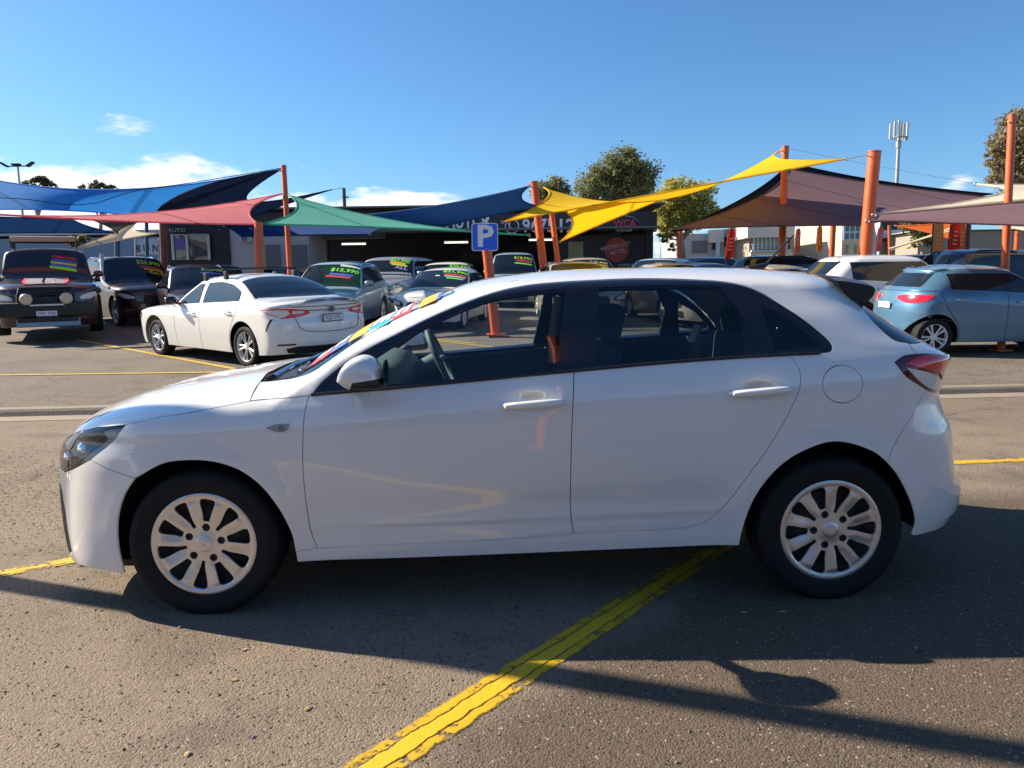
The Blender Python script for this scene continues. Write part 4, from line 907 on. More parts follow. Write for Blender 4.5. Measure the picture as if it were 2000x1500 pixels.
# fascia lettering and emblems
Mx = lambda p, s=1: frame((p[0], p[1] - 31, p[2] - gz), (1, 0, 0))
flat_text('lettering', 'AUTO', .82, M_WTXT, fas, Mx((-1.809, 30.360, 4.152)), .02, width=1.45)
flat_text('lettering', 'R', .82, M_WTXT, fas, Mx((-0.972, 30.360, 4.141)), .02)
flat_text('lettering', '9675', .74, M_WTXT, fas, Mx((1.150, 30.360, 3.931)), .02, width=1.28)
flat_text('lettering', '12', .74, M_WTXT, fas, Mx((2.233, 30.360, 3.916)), .02, width=.60)
p = (0.088, 30.360, 3.946); k = MB()
k.tube([(p[0] + .27 * math.cos(a), p[1] - 31, p[2] - gz + .27 * math.sin(a)) for a in np.linspace(0, 2 * math.pi, 25)], .022, 5)
k.tube([(p[0] - .11, p[1] - 31, p[2] - gz + .14), (p[0] - .12, p[1] - 31, p[2] - gz + .02), (p[0] - .02, p[1] - 31, p[2] - gz - .10), (p[0] + .12, p[1] - 31, p[2] - gz - .13)], [.055, .03, .03, .055], 6); k.build('telephone_emblem', M_WTXT, fas, True)
flat_text('red_lettering', 'WCA', .40, M_RTXT, fas, Mx((4.583, 30.360, 3.985)), .015, width=.90)
flat_text('lettering', 'WESTERN CITY AUTOS', .14, M_WTXT, fas, Mx((4.604, 30.360, 3.824)), .01, width=.92)
flat_text('lettering', '02 9675 1233', .12, M_WTXT, fas, Mx((4.564, 30.360, 3.724)), .01, width=.62)
pp = [(4.092, 30.360, 4.152), (4.296, 30.360, 4.269), (4.623, 30.360, 4.304), (4.950, 30.360, 4.220), (5.175, 30.360, 4.057)]
MB().tube([(q[0], q[1] - 31, q[2] - gz) for q in pp], [.01, .025, .03, .022, .006], 6).build('swoosh', M_ALU, fas)
p = (4.383, 31.240, 3.009); dsc = MB().lathe([(0, -.03), (.50, -.03), (.51, 0)], 36, 'y', (p[0], p[1] - 31, p[2] - gz)).build('round_emblem', mat('red_emblem', (.30, .045, .035), rough=.6, var=.3, vscale=6), shop)
def tilt(p, a): return frame((p[0], p[1] - 31, p[2] - gz), (math.cos(a), 0, math.sin(a)))
flat_text('lettering', 'WESTERN CITY', .22, M_LGREY, dsc, tilt((4.331, 31.170, 3.151), .20), .006, width=1.25)
flat_text('lettering', 'AUTOS', .24, M_LGREY, dsc, tilt((4.416, 31.170, 2.922), .20), .006, width=.62)
flat_text('lettering', 'western', .22, M_LGREY, shop, Mx((4.767, 31.250, 2.399)), .004, width=.62)
flat_text('lettering', 'AUTO', .2, M_LGREY, shop, Mx((-13.117, 29.950, 3.932)), .0, width=.7)

def office(name, label, y, blocks):
    g = yard_z(0, y); c = thing(name, label, 'building', (blocks[0][1][0], y, g)); ox, oy, oz = c.location
    last = c
    for nm, p, q, d0, d1, m in blocks:
        (a, b, e), d = slab(p, q, y + d0, y + d1)
        o = MB().box((a - ox, b - oy, e - oz), d).build(nm, m, last if nm in ('pane', 'mullion') else c)
        if nm in ('window',): last = o
    return c
bk = thing('added_unseen_building', 'long pale building added unseen behind the viewer to give the white hatchback reflections', 'building', (0, -24, 0))  # unseen, added for reflections in the car side and to block low sky
MB().box((0, -2, 2.3), (64, 4, 4.6)).build('wall', mat('dull_cream_wall', (.30, .27, .22), rough=.85, var=.1, vscale=.4), bk)
MB().box((0, .25, 4.75), (66, 5, .35)).build('roof_edge', M_GREYW, bk)
for k in range(9): MB().box((-28 + k * 7, .02, 1.7), (3.8, .06, 3.2)).build('roller_door', (M_NAVY, M_GREYW, M_PANE)[k % 3], bk)
bl = [('wall', (13.094, 58.000, 3.137), (18.535, 58.000, 5.574), 0, 8, M_LGREY), ('parapet', (15.093, 57.500, 4.857), (16.122, 57.500, 5.797), -.8, -.05, M_OFF), ('roof_fascia', (16.132, 57.500, 5.301), (18.058, 57.500, 5.846), -.4, -.02, M_LGREY),
      ('roller_door', (13.905, 58.000, 4.095), (15.104, 58.000, 5.043), -.06, -.01, M_GREYW)]
for a, b in (((15.352, 58.000, 4.345), (15.807, 58.000, 5.111)), ((16.366, 58.000, 4.563), (16.978, 58.000, 5.249)), ((17.156, 58.000, 4.321), (18.074, 58.000, 5.234))): bl.append(('window', a, b, -.08, -.01, M_PANE))
bl += [('column', (15.635, 57.000, 3.830), (15.799, 57.000, 5.269), -.9, -.3, M_PALEB), ('wall_return', (18.127, 58.000, 3.067), (18.620, 58.000, 5.303), -1.2, -.02, M_BEIGE)]
office('office_building', 'low pale grey office with roller door left of the beige two-storey block', 58, bl)
bl = [('wall', (17.033, 54.000, 2.584), (20.252, 54.000, 4.990), 0, 9, M_BEIGE), ('parapet', (16.588, 53.000, 4.897), (19.881, 53.000, 5.905), -1.0, 8, M_OFF), ('lower_wall', (16.996, 53.000, 2.912), (19.945, 53.000, 3.899), -.5, -.02, M_CREAM)]
for k in range(9):
    pa = np.array((17.238, 53.400, 4.100)); pb = np.array((19.882, 53.400, 4.951)); w = (pb[0] - pa[0]) / 9
    bl.append(('window', (pa[0] + k * w + .05, 0, pa[2]), (pa[0] + (k + 1) * w - .05, 0, pb[2]), -.3, -.05, M_PANE))
    bl.append(('mullion', (pa[0] + k * w - .05, 0, pa[2]), (pa[0] + k * w + .05, 0, pb[2]), -.36, -.31, M_PALEB))
bl += [('sill', (17.041, 53.000, 3.938), (19.869, 53.000, 4.041), -.6, -.3, M_PALEB), ('rail', (17.064, 53.000, 4.432), (19.820, 53.000, 4.465), -.5, -.37, M_PALEB)]
office('office_building', 'beige two-storey office with one long row of framed windows', 54, bl)
bl = [('wall', (21.879, 50.000, 2.407), (23.759, 50.000, 5.875), 0, 9, M_CREAM), ('wing_wall', (24.394, 51.000, 2.400), (27.433, 51.000, 5.821), 1, 9, M_NAVY), ('balcony', (23.955, 50.000, 4.515), (26.259, 50.000, 5.014), -.6, -.1, M_PALEB), ('end_column', (23.848, 50.000, 2.380), (23.935, 50.000, 5.707), -1, -.02, M_PALEB), ('lower_wing', (24.086, 50.000, 2.376), (26.397, 50.000, 4.282), -.2, .5, M_BEIGE)]
pa = np.array((22.001, 50.000, 4.442)); pb = np.array((23.374, 50.000, 5.451)); w = (pb[0] - pa[0]) / 4; hh = (pb[2] - pa[2]) / 2
for k in range(4):
    for r in range(2): bl.append(('window', (pa[0] + k * w + .06, 0, pa[2] + r * hh + .06), (pa[0] + (k + 1) * w - .06, 0, pa[2] + (r + 1) * hh - .06), -.10, -.01, M_PANE))
bl += [('window_frame', (21.935, 50.000, 4.410), (23.440, 50.000, 5.483), -.07, -.005, M_PALEB)]
for a in (1651, 1669):
    pass
bl += [('door', (22.137, 50.000, 3.574), (22.317, 50.000, 4.138), -.05, -.01, M_BEIGE), ('door', (22.713, 50.000, 3.567), (22.892, 50.000, 4.131), -.05, -.01, M_BEIGE)]
office('office_building', 'cream and navy two-storey office with eight square panes behind the thick orange pole', 50, bl)
office('warehouse', 'low brown-beige building behind the cream shade sails at the far right', 46, [('wall', (24.752, 46.000, 2.257), (35.795, 46.000, 4.621), 0, 8, M_BEIGE), ('roof_edge', (24.455, 45.800, 4.699), (35.634, 45.800, 4.668), -.3, 8.2, M_OFF)])
office('warehouse', 'blue-grey warehouse wall glimpsed under the dark blue sail at far left', 48, [('wall', (-37.050, 48.000, 2.196), (-21.532, 48.000, 5.124), 0, 8, mat('blue_grey_cladding', (.16, .24, .34), rough=.6, var=.1, vscale=.5)), ('roof', (-36.559, 47.800, 5.284), (-21.412, 47.800, 5.551), -.2, 9, mat('grey_roof', (.34, .37, .42), rough=.5, var=.05))] )
# banner board with large letters
bd = thing('sign_board', 'pale banner board lettered 8 UN seen between posts left of the showroom', 'sign', (-15.797, 33.000, 3.120))
o_ = np.array(bd.location); c, d = slab((-16.349, 33.000, 3.193), (-15.187, 33.000, 3.857), 33, 33.06); MB().box(np.array(c) - o_, d).build('board', mat('pale_banner', (.50, .58, .66), rough=.6), bd)
flat_text('lettering', '8 U N', .46, M_INK, bd, frame(np.array((-15.765, 32.980, 3.426)) - o_, (1, 0, 0)), .012, width=.98)
for a in (264, 312): pass
for a, b in (((-16.326, 33.000, 2.907), (-16.254, 33.000, 3.872)), ((-15.301, 33.000, 2.893), (-15.232, 33.000, 3.858))): MB().tube([np.array(a) - o_, np.array(b) - o_], .04, 6).build('post', M_ALU, bd)

# ------------------------------------------------------------------ the other cars of the yard
KIND = dict(
    hatch=dict(wb=2.55, fo=.82, ro=.66, W=1.72, H=1.50, hood=.96, belt=.97, cowl=-.78, wst=.05, rake=.50, wr=.310, rend=None),
    sedan=dict(wb=2.825, fo=.98, ro=1.08, W=1.84, H=1.455, hood=.94, belt=.92, cowl=-.80, wst=-.02, rake=0, wr=.335, rend=(.92, 1.74), zm=.115),
    suv=dict(wb=2.72, fo=.90, ro=.92, W=1.86, H=1.70, hood=1.08, belt=1.10, cowl=-.72, wst=.05, rake=.42, wr=.35, rend=None),
    wagon=dict(wb=2.75, fo=.90, ro=.95, W=1.86, H=1.66, hood=1.02, belt=1.05, cowl=-.75, wst=.08, rake=.55, wr=.35, rend=None),
    ute=dict(wb=3.10, fo=.92, ro=1.15, W=1.88, H=1.82, hood=1.20, belt=1.20, cowl=-.74, wst=-.22, rake=.25, wr=.385, rend=None, tp=.80),
    van=dict(wb=3.00, fo=.85, ro=.95, W=1.85, H=1.97, hood=1.14, belt=1.15, cowl=-1.35, wst=-.55, rake=.16, wr=.33, rend=None))
_rim = {}
def rims(wr):
    if wr in _rim: return _rim[wr]
    r = wr * .69; t = MB().lathe([(r, -.06), (r + .004, -.095), (r + .03, -.105), (wr - .035, -.104), (wr - .012, -.09), (wr, -.06), (wr, .06), (wr - .012, .09), (r, .09)], 40, 'y', closed=True)
    t.V = [(x, y, max(z, -wr + .008)) for x, y, z in t.V]
    tm = t.build('tyre', M_RUB, None, True, 30); 
    k = MB().lathe([(r, .05), (r - .012, -.05), (r - .006, -.088), (r + .001, -.092)], 40, 'y')
    for j in range(10):
        a = R(36 * j + (6 if j % 2 else -6)); c, s = math.cos(a), math.sin(a); P = []
        for rr, w, y in ((.03, .016, -.07), (r * .55, .014, -.078), (r * .97, .022, -.086)):
            P.append([(rr * c - e * w * s, y + (.012 if abs(e) == 1 else 0) * 1, rr * s + e * w * c) for e in (-1, 0, 1)])
        V = [q for p_ in P for q in p_]; k.add(V, [(i * 3 + e, i * 3 + e + 1, i * 3 + e + 4, i * 3 + e + 3) for i in range(2) for e in range(2)])
    k.lathe([(0, -.082), (.045, -.08), (.055, -.068), (.055, -.05)], 16, 'y')
    km = k.build('rim', M_ALLOY2, None, True, 40)
    d = MB().lathe([(0, -.02), (r, -.02)], 24, 'y').build('brake_disc', M_STEEL, None)
    out = tuple(o.data for o in (tm, km, d))
    for o in (tm, km, d): bpy.data.objects.remove(o)
    _rim[wr] = out; return out
def lot_matrix(x, y, yaw, lift=0):
    e = .5; gx = (yard_z(x + e, y) - yard_z(x - e, y)); gy = (yard_z(x, y + e) - yard_z(x, y - e)); n = Vector((-gx, -gy, 1)).normalized()
    f = Vector((math.cos(yaw), math.sin(yaw), 0)); f = (f - n * f.dot(n)).normalized(); s = n.cross(f)
    return Matrix.Translation((x, y, yard_z(x, y) + lift)) @ Matrix((f, s, n)).transposed().to_4x4()
def car(kind, label, cat, x, y, heading, pm, group='cars for sale in the yard', name=None, signs=(), rails=None, lowmat=None, glassm=None, seams=True, h=.14, dark_frame=True, lift=0, mirror=None, **kw):
    """heading: direction the nose points to, degrees counter-clockwise from +X"""
    D = dict(KIND[kind]); D.update(kw); wb, fo, ro, W, H, hd, bt, cw, wst, rk, wr = (D[k] for k in ('wb', 'fo', 'ro', 'W', 'H', 'hood', 'belt', 'cowl', 'wst', 'rake', 'wr'))
    gm = glassm or M_DKGL; x0 = -(wb / 2 + fo); x1 = wb / 2 + ro; hf = W / 2; sed = D['rend']
    zc = [(x0 - .02, hd * .60), (x0 + .05, hd * .76), (x0 + .16, hd * .86), (x0 + .45, hd * .94), (cw - .30, hd * .99), (cw - .02, hd * 1.015), (cw + .08, hd * 1.02 + .05)]
    n_ = 4
    for i in range(1, n_ + 1):
        u = i / n_; zc.append((cw + .08 + (wst - cw - .08) * u, hd * 1.02 + .05 + (H - .035 - hd * 1.02 - .05) * (u ** .86)))
    zc += [(wst + .35, H - .008), ((wst + x1) / 2 - .1 if not sed else (wst + sed[0]) / 2 + .1, H)]
    if sed: zc += [(sed[0], H - .035), (sed[0] + .28, H - .115), ((sed[0] + .28 + sed[1]) / 2, H - .235), (sed[1], hd + .15), (sed[1] + .14, hd + .125), (x1 - .04, hd + .12), (x1 + .1, hd + .02)]
    else: zc += [(x1 - rk - .35, H - .02), (x1 - rk, H - .055), (x1 + .1, H - .14)]
    zc = sorted(zc); w = [(.1, .92 * hf), (.2, .95 * hf), (.35, .975 * hf), (.6, .998 * hf), (bt - .18, hf), (bt - .09, .985 * hf), (bt - .02, .955 * hf), (bt + .05, .925 * hf), (H - .10, D.get('tp', .73) * hf), (H - .03, (D.get('tp', .73) - .06) * hf), (H + .1, (D.get('tp', .73) - .16) * hf)]
    xf = [(.1, x0 + .14), (.2, x0 + .04), (.35, x0), (.6, x0 + .005), (hd * .8, x0 + .03), (2, x0 + .03)]
    xr = [(.1, x1 - .2), (.25, x1 - .07), (.42, x1), (.7, x1 - .01), (bt - .08, x1 - .05)] + ([(hd + .1, x1 - .03), (2, x1 - .05)] if sed else [(bt + .04, x1 - .10), (H - .12, x1 - rk), (H + .1, x1 - rk - .18)])
    B = Skin(zc, w, xf, xr, [(x0, .10), (cw, .12), (wst, .105), (x1, .105)], [(0, .62), (2, .7)], [(0, .5), (1, .48), (2, .45)], shear=.05, sx=-.3)
    root = thing(name or kind + '_car', label, cat, group=group); root.matrix_world = lot_matrix(x, y, R(heading + 180), lift)
    ze = lambda q: B.zc(q) - .80 * B.Lt(q)
    xa, xb = -wb / 2, wb / 2; ra = wr + .055; xH = x0 + .12; xT = (x1 - .14) if sed else (x1 - rk - .20); sl = .21; bz = lambda q: np.minimum(bt + .05 * (q + .3), ze(q) - .02)
    xs = np.linspace(x0 + .2, 0, 200); cx = float(xs[np.argmax(ze(xs) > bt + .05 * (xs + .3) + .02)])
    ld = cw + .12; bp = .14; 
    def run(f, a, b, n=14): return [(float(q), float(f(q))) for q in np.linspace(a, b, n)]
    FX = lambda z: float(B.xf(z)); RX = lambda z: float(B.xr(z))
    zb = float(bz(xT)); sq = math.asin(min(1, max(-1, (sl - wr) / ra))); 
    arF = circ(xa, wr, ra, n=20, a0=sq, a1=math.pi - sq, end=True); arR = circ(xb, wr, ra, n=20, a0=sq, a1=math.pi - sq, end=True)
    zH = float(B.zc(xH)) - .002
    fro = [(ld, sl), (ld, float(bz(ld)))] + run(bz, ld, cx, 6)[1:] + run(ze, cx, xH, 16)[1:] + [(xH, zH)] + [(q, float(B.zc(q)) - .002) for q in np.linspace(xH, x0 + .045, 6)[1:]] + [(FX(z), z) for z in np.linspace(hd * .74, .22, 8)] + [(x0 + .3, .19)] + arF[::-1]
    g = (.006 if h < .1 else .004) if seams else 0
    B.panel('front_body', [fro], pm, root, h, gap=g, both=True)
    tz = [(xT, zb), (xT, float(ze(xT))), (xT, float(B.zc(xT)) - .002)] + ([(q, float(B.zc(q)) - .002) for q in (x1 - .10, x1 - .07, RX(hd + .08) - .002)] if sed else [(q, float(B.zc(q)) - .002) for q in np.linspace(xT, RX(H - .07) - .02, 4)[1:]]) + [(RX(z), z) for z in np.linspace(hd + .08 if sed else H - .09, zb, 6)]
    B.panel('tailgate', [tz], pm, root, h, gap=g, both=True)
    rdr = spline([(xb - ra - .03, sl), (xb - ra + .01, .50), (xb - ra * .55, wr + ra * .95 + .06), (xb - .02, float(bz(xb)))], .08); rdr = [tuple(q) for q in rdr]
    rea = rdr[::-1] + arR[::-1] + [(x1 - .25, .24)] + [(RX(z), z) for z in np.linspace(.26, zb, 9)] + [(xT, zb)] + run(bz, xT, xb - .02, 8)[1:-1]
    # order: down the door edge, over the arch, along the bottom, up the middle of the tail, back along the belt
    rea = [p for p in rea]
    B.panel('rear_body', [rea], lowmat or pm, root, h, gap=g, both=True)
    pan = []
    for sd in (-1, 1):
        B.panel('front_door', [[(ld, sl), (bp, sl), (bp, float(bz(bp)))] + run(bz, bp, ld, 8)[1:]], pm, root, h, gap=g, side=sd)
        B.panel('rear_door', [[(bp, sl)] + rdr + run(bz, xb - .02, bp, 8)[1:]], lowmat or pm, root, h, gap=g, side=sd)
        B.panel('cabin_side', [run(bz, cx, xT, 16) + run(ze, xT, cx, 30)[:-1]], pm, root, h, side=sd)
        zt = lambda q: np.minimum(ze(q) - .03, H - D.get('zm', .15)); zl = lambda q: bz(q) + .025
        qs = np.linspace(cx, xT, 160); ok = qs[(zt(qs) - zl(qs)) > .02]; q0, q1 = float(ok[0]) + .03, float(ok[-1]) - .02
        if not sed: q1 = min(q1, x1 - rk - .22)
        else: q1 = min(q1, sed[0] + .42)
        fr = root
        if dark_frame:
            fr = B.panel('window_surround', [run(zl, q0, q1, 12) + run(lambda q: zt(q), q1, q0, 20)], M_GBLK, root, h, off=.003, side=sd)
        rq = xb - .10
        for a, b in ((q0 + .05, bp - .06), (bp + .06, min(rq, q1 - .05)), (rq + .06, q1 - .04)):
            if b - a < .12: continue
            B.panel('side_window', [run(lambda q: zl(q) + .015, a, b, 8) + run(lambda q: np.maximum(zt(q) - .018, zl(q) + .03), b, a, 12)], gm, root, h, off=.007, lip=.006, side=sd)
        # mirror
        mq = MB().lathe([(0, -.10), (.05, -.095), (.085, -.06), (.095, 0), (.085, .06), (.06, .10), (0, .105)], 12, 'y'); yy = float(B.Y(ld + .12, bt)) + .13
        mq.V = [(a * .62 + ld + .10, sd * (yy + b), c * .8 + bt + .085) for a, b, c in mq.V]; mq.tube([(ld + .12, sd * (yy - .2), bt + .0), (ld + .11, sd * (yy - .05), bt + .06)], .03, 6)
        mq.build('wing_mirror', mirror or pm, root, True, 60)
        for q in (bp - .22, xb - ra * .55 - .18):
            z = float(bz(q)) - .13; y_ = float(B.Y(q, z)); MB().tube([(q - .09, sd * (y_ - .002), z - .004), (q - .07, sd * (y_ + .03), z), (q + .07, sd * (y_ + .03), z + .004), (q + .09, sd * (y_ - .002), z + .006)], .012, 6).build('door_handle', pm if kind == 'sedan' else M_CHR, root, True)
        hl = B.panel('headlight', [spline([(x0 + .09, hd * .60), (x0 + .30, hd * .63), (x0 + .52, hd * .79), (x0 + .30, hd * .785), (x0 + .10, hd * .70), (x0 + .09, hd * .60)], .04)[:-1]], M_GBLK, root, .06, off=.004, side=sd)
        B.panel('lens', [spline([(x0 + .12, hd * .635), (x0 + .29, hd * .655), (x0 + .43, hd * .755), (x0 + .28, hd * .755), (x0 + .13, hd * .69), (x0 + .12, hd * .635)], .04)[:-1]], M_CLR, hl, .06, off=.010, side=sd)
        if D.get('tails', True):
            tl = B.panel('tail_light', [spline([(x1 - .42, bt - .08), (x1 - .20, bt - .02), (x1 - .09, bt - .04), (x1 - .055, bt - .14), (x1 - .12, bt - .20), (x1 - .42, bt - .08)], .04)[:-1]], M_RED, root, .06, off=.005, side=sd)
        if rails:
            P = [(q, sd * float(B.Y(q, float(ze(q)) - .0)) * .97, float(ze(q)) + .045) for q in np.linspace(wst + .25, x1 - rk - .45, 7)]
            P[0] = (P[0][0], P[0][1], P[0][2] - .05); P[-1] = (P[-1][0], P[-1][1], P[-1][2] - .05); MB().tube(P, .024, 6).build('roof_rail', rails, root, True)
    B.top('upper_body', lambda t: xH + 0 * t, lambda t: xT + 0 * t, ze, pm, root, 14, 44, lip=0)
    sxa = lambda t: cw + .07 - .06 * (1 - t * t); sxb = lambda t: wst - .06 + .03 * t * t - .03
    scr = B.top('windscreen', sxa, sxb, ze, gm, root, 12, 12, off=.006, t0=-.95, t1=.95, lip=.006)
    if sed: rs = B.top('rear_screen', lambda t: sed[0] + .10 - .05 * (1 - t * t) * 0 + .06 * t * t, lambda t: sed[1] - .04 - .10 * t * t + .05 * (1 - t * t), ze, gm, root, 12, 12, off=.006, t0=-.93, t1=.93, lip=.006)
    else:
        zz0, zz1 = zb + .06, H - .14
        rs = B.panel('rear_screen', [[(RX(zz0) - .10, zz0), (RX(zz1) - .12, zz1)] + [(RX(z), z) for z in np.linspace(zz1, zz0, 5)]], gm, root, .1, off=.006, both=True)
    gl_ = B.panel('grille', [[(x0 + .055, hd * .72), (FX(hd * .73), hd * .73), (FX(hd * .5), hd * .5), (x0 + .045, hd * .54)]], M_BLK, root, .08, off=.006, both=True)
    B.panel('air_intake', [[(x0 + .06, .42), (FX(.43), .43), (FX(.28), .28), (x0 + .07, .27)]], M_BLK, root, .08, off=.005, both=True)
    MB().box((x0 - .012, 0, .46), (.012, .37, .10)).build('number_plate', M_PLATE, root)
    MB().box((x1 + .004, 0, .80 if not sed else .78), (.012, .37, .10)).build('number_plate', M_PLATE, root)
    mb = MB().box((0, 0, wr + .06), (x1 - x0 - .7, W - .55, .36)); mb.box((0, 0, .30), (wb - 2 * ra - .05, W - .20, .16)); mb.build('underbody', M_DARK, root)
    tm, km, dm = rims(wr)
    for wx in (xa, xb):
        for sd in (-1, 1):
            o = link('wheel', tm, None, root); o.location = (wx, sd * (hf - .135), wr - .008); o.rotation_euler = (0, 0, math.pi if sd > 0 else 0)
            if D.get('tw'): o.location.y = sd * (hf - .09); o.scale = (1, D['tw'], 1)
            r_ = link('rim', km, None, o); r_.rotation_euler = (0, R(rnd.uniform(0, 36)), 0); link('brake_disc', dm, None, o)
    zs = lambda q: np.asarray(ze(q))
    for txt, u, v, sz, m, *o in signs:
        wd = o[0] if o else None
        if txt:
            V, F = text2d(txt, sz, .02); V = V.copy()
            if wd: V[:, 0] *= wd / (V[:, 0].max() - V[:, 0].min())
        else:
            V = np.array([(a * wd / 2, b * sz / 2) for b in (-1, 1) for a in np.linspace(-1, 1, 6)]); F = [(i, i + 1, i + 7, i + 6) for i in range(5)]
        th = R(-6); V = np.stack([V[:, 0] * math.cos(th) - V[:, 1] * math.sin(th), V[:, 0] * math.sin(th) + V[:, 1] * math.cos(th)], 1)
        L = float(sxb(0) - sxa(0)); X = cw + .07 + L * v + V[:, 1] * .80
        def fx(a, b): return a / B.Y(b, ze(b)), b
        B.topmap('price_lettering' if txt else 'price_sticker', np.stack([-(u + V[:, 0]), X], 1), F, fx, ze, m, scr, .012 if txt else .010)
    root['_x0'] = x0; root['_x1'] = x1
    del root['_x0'], root['_x1']
    return root, B, ze, D
def pnt(n, c, metal=0.0, rough=.35): return paint(n, c, metal, rough)
P_BLACK = pnt('black_car_paint', (.010, .010, .013)); P_BLKSAIL = pnt('black_car_paint_sail_red', (.022, .007, .008)); P_MAROON = pnt('deep_brown_car_paint', (.028, .012, .012)); P_SILVER = pnt('silver_car_paint', (.42, .43, .45), .5, .35)  # the red-tinted black has the pink sail's reflection painted into it
P_LBLUE = pnt('pale_blue_car_paint', (.34, .46, .54), .3, .35); P_NAVY = pnt('navy_car_paint', (.012, .02, .05)); P_BLUE = pnt('steel_blue_car_paint', (.085, .20, .32), .35, .33)
P_SAILGOLD = pnt('sail_lit_gold_car_paint', (.50, .40, .26), .4, .35); P_SAILTAN = pnt('sail_lit_tan_car_paint', (.55, .44, .28), .2, .4); P_TEAL = pnt('grey_teal_van_paint', (.26, .36, .42), .2, .4); P_GREY = pnt('mid_grey_car_paint', (.16, .18, .21), .4, .35)  # gold and tan: yellow sail light on white cars, put into the paint
P_WHITE2 = paint('pearl_white_car_paint', (.78, .77, .73))
def at(px_x, Y): return px_x * Y      # lateral position from slope and depth
# white sedan seen from its left rear corner
root, B, ze, D = car('sedan', 'white sedan with black roof racks showing its red tail lights across the yard', 'car', -4.72, 13.28, 180 - 39, P_WHITE2, name='sedan_car', dark_frame=False, mirror=M_GBLK, h=.09, tails=False)
x1 = D['wb'] / 2 + D['ro']; RX = lambda z: float(B.xr(z))
for sd in (-1, 1):
    tl = B.panel('tail_light', [[(x1 - .55, .915), (x1 - .42, .93), (x1 - .28, .937)] + B.rearline([(.83, .94), (.72, .935), (.55, .922), (.42, .908), (.36, .868), (.44, .825), (.62, .797), (.80, .785)]) + [(x1 - .22, .80), (x1 - .36, .85)]], M_RED, root, .04, off=.005, side=sd)
    B.panel('clear_lens', [[(x1 - .49, .905), (x1 - .30, .918)] + B.rearline([(.84, .92), (.70, .912), (.66, .86), (.74, .805), (.83, .800)]) + [(x1 - .24, .815), (x1 - .36, .863)]], M_CLR, tl, .04, off=.010, side=sd)
    B.panel('clear_lens', [B.rearline([(.63, .90), (.48, .895), (.44, .875), (.50, .857), (.63, .855), (.63, .90)])[:-1]], M_CLR, tl, .04, off=.010, side=sd)
    B.panel('air_slot', [[(x1 - .34, .78), (x1 - .30, .785), (x1 - .41, .61), (x1 - .44, .60)]], M_BLK, root, .05, off=.003, side=sd)
    B.panel('reflector', [B.rearline([(.84, .405), (.62, .41), (.62, .385), (.84, .38), (.84, .405)])[:-1]], M_DRED, root, .05, off=.004, side=sd)
    for q in (.02, .62):
        y_ = float(B.Y(q, float(ze(q)))); MB().box((q, sd * y_ * .99, float(ze(q)) + .06), (.10, .05, .13), None, .015).build('rack_foot', M_BLK, root)
for q in (.02, .62): MB().tube([(q, -.70, float(B.zc(.3)) + .085), (q, .70, float(B.zc(.3)) + .085)], .018, 6).build('roof_rack_bar', M_BLK, root)
B.panel('diffuser', [B.rearline([(.74, .33), (.60, .365), (.30, .36), (.0, .36)]) + [(RX(.30), .30)] + B.rearline([(.0, .25), (.40, .25), (.70, .27), (.74, .33)])[:-1]], M_BLK, root, .05, off=.006, both=True)
for P in ([(.60, .80), (.56, .66), (.48, .60), (-.48, .60), (-.56, .66), (-.60, .80)], [(.66, .93), (.40, .90), (-.40, .90), (-.66, .93)]):
    pts = []
    for y_, z in spline(P, .05):
        lo, hi = x1 - .6, x1 + .02
        for _ in range(30):
            m_ = (lo + hi) / 2; lo, hi = (m_, hi) if float(B.F(np.array(m_), np.array(abs(y_)), np.array(z))) < 0 else (lo, m_)
        pts.append((lo + .001, y_, z))
    MB().tube(pts, .006, 4).build('boot_seam', M_BLK, root)
ys = np.linspace(-.72, .72, 15); V = []; 
for y_ in ys:
    zt_ = float(B.Ztop(np.array(x1 - .10), np.array(abs(y_)), np.array(float(ze(x1 - .10))))); V += [(x1 - .22, y_, zt_ + .004), (x1 - .06, y_, zt_ + .028), (x1 - .045, y_, zt_ + .008)]
mesh('boot_spoiler', V, [(i * 3 + j, i * 3 + j + 1, i * 3 + j + 4, i * 3 + j + 3) for i in range(14) for j in range(2)], P_WHITE2, root, smooth=True)
pf = MB().box((x1 + .012, 0, .775), (.012, .385, .12), None, .006).build('plate_frame', M_BLK, root)
MB().box((x1 + .020, 0, .775), (.006, .36, .092)).build('plate_face', M_PLATE, pf)
flat_text('lettering', 'YJZ 07L', .075, M_INK, pf, frame((x1 + .0245, 0, .775), (0, 1, 0)), .004, width=.31)
k = MB()
for a_, b_ in ((.055, .036), (.022, .034), (.040, .012)): k.tube([(x1 - .01, a_ * math.cos(t), .905 + b_ * math.sin(t) + (.022 if a_ == .04 else 0)) for t in np.linspace(0, 2 * math.pi, 21)], .006, 5)
k.build('emblem', M_GBLK, root, True)
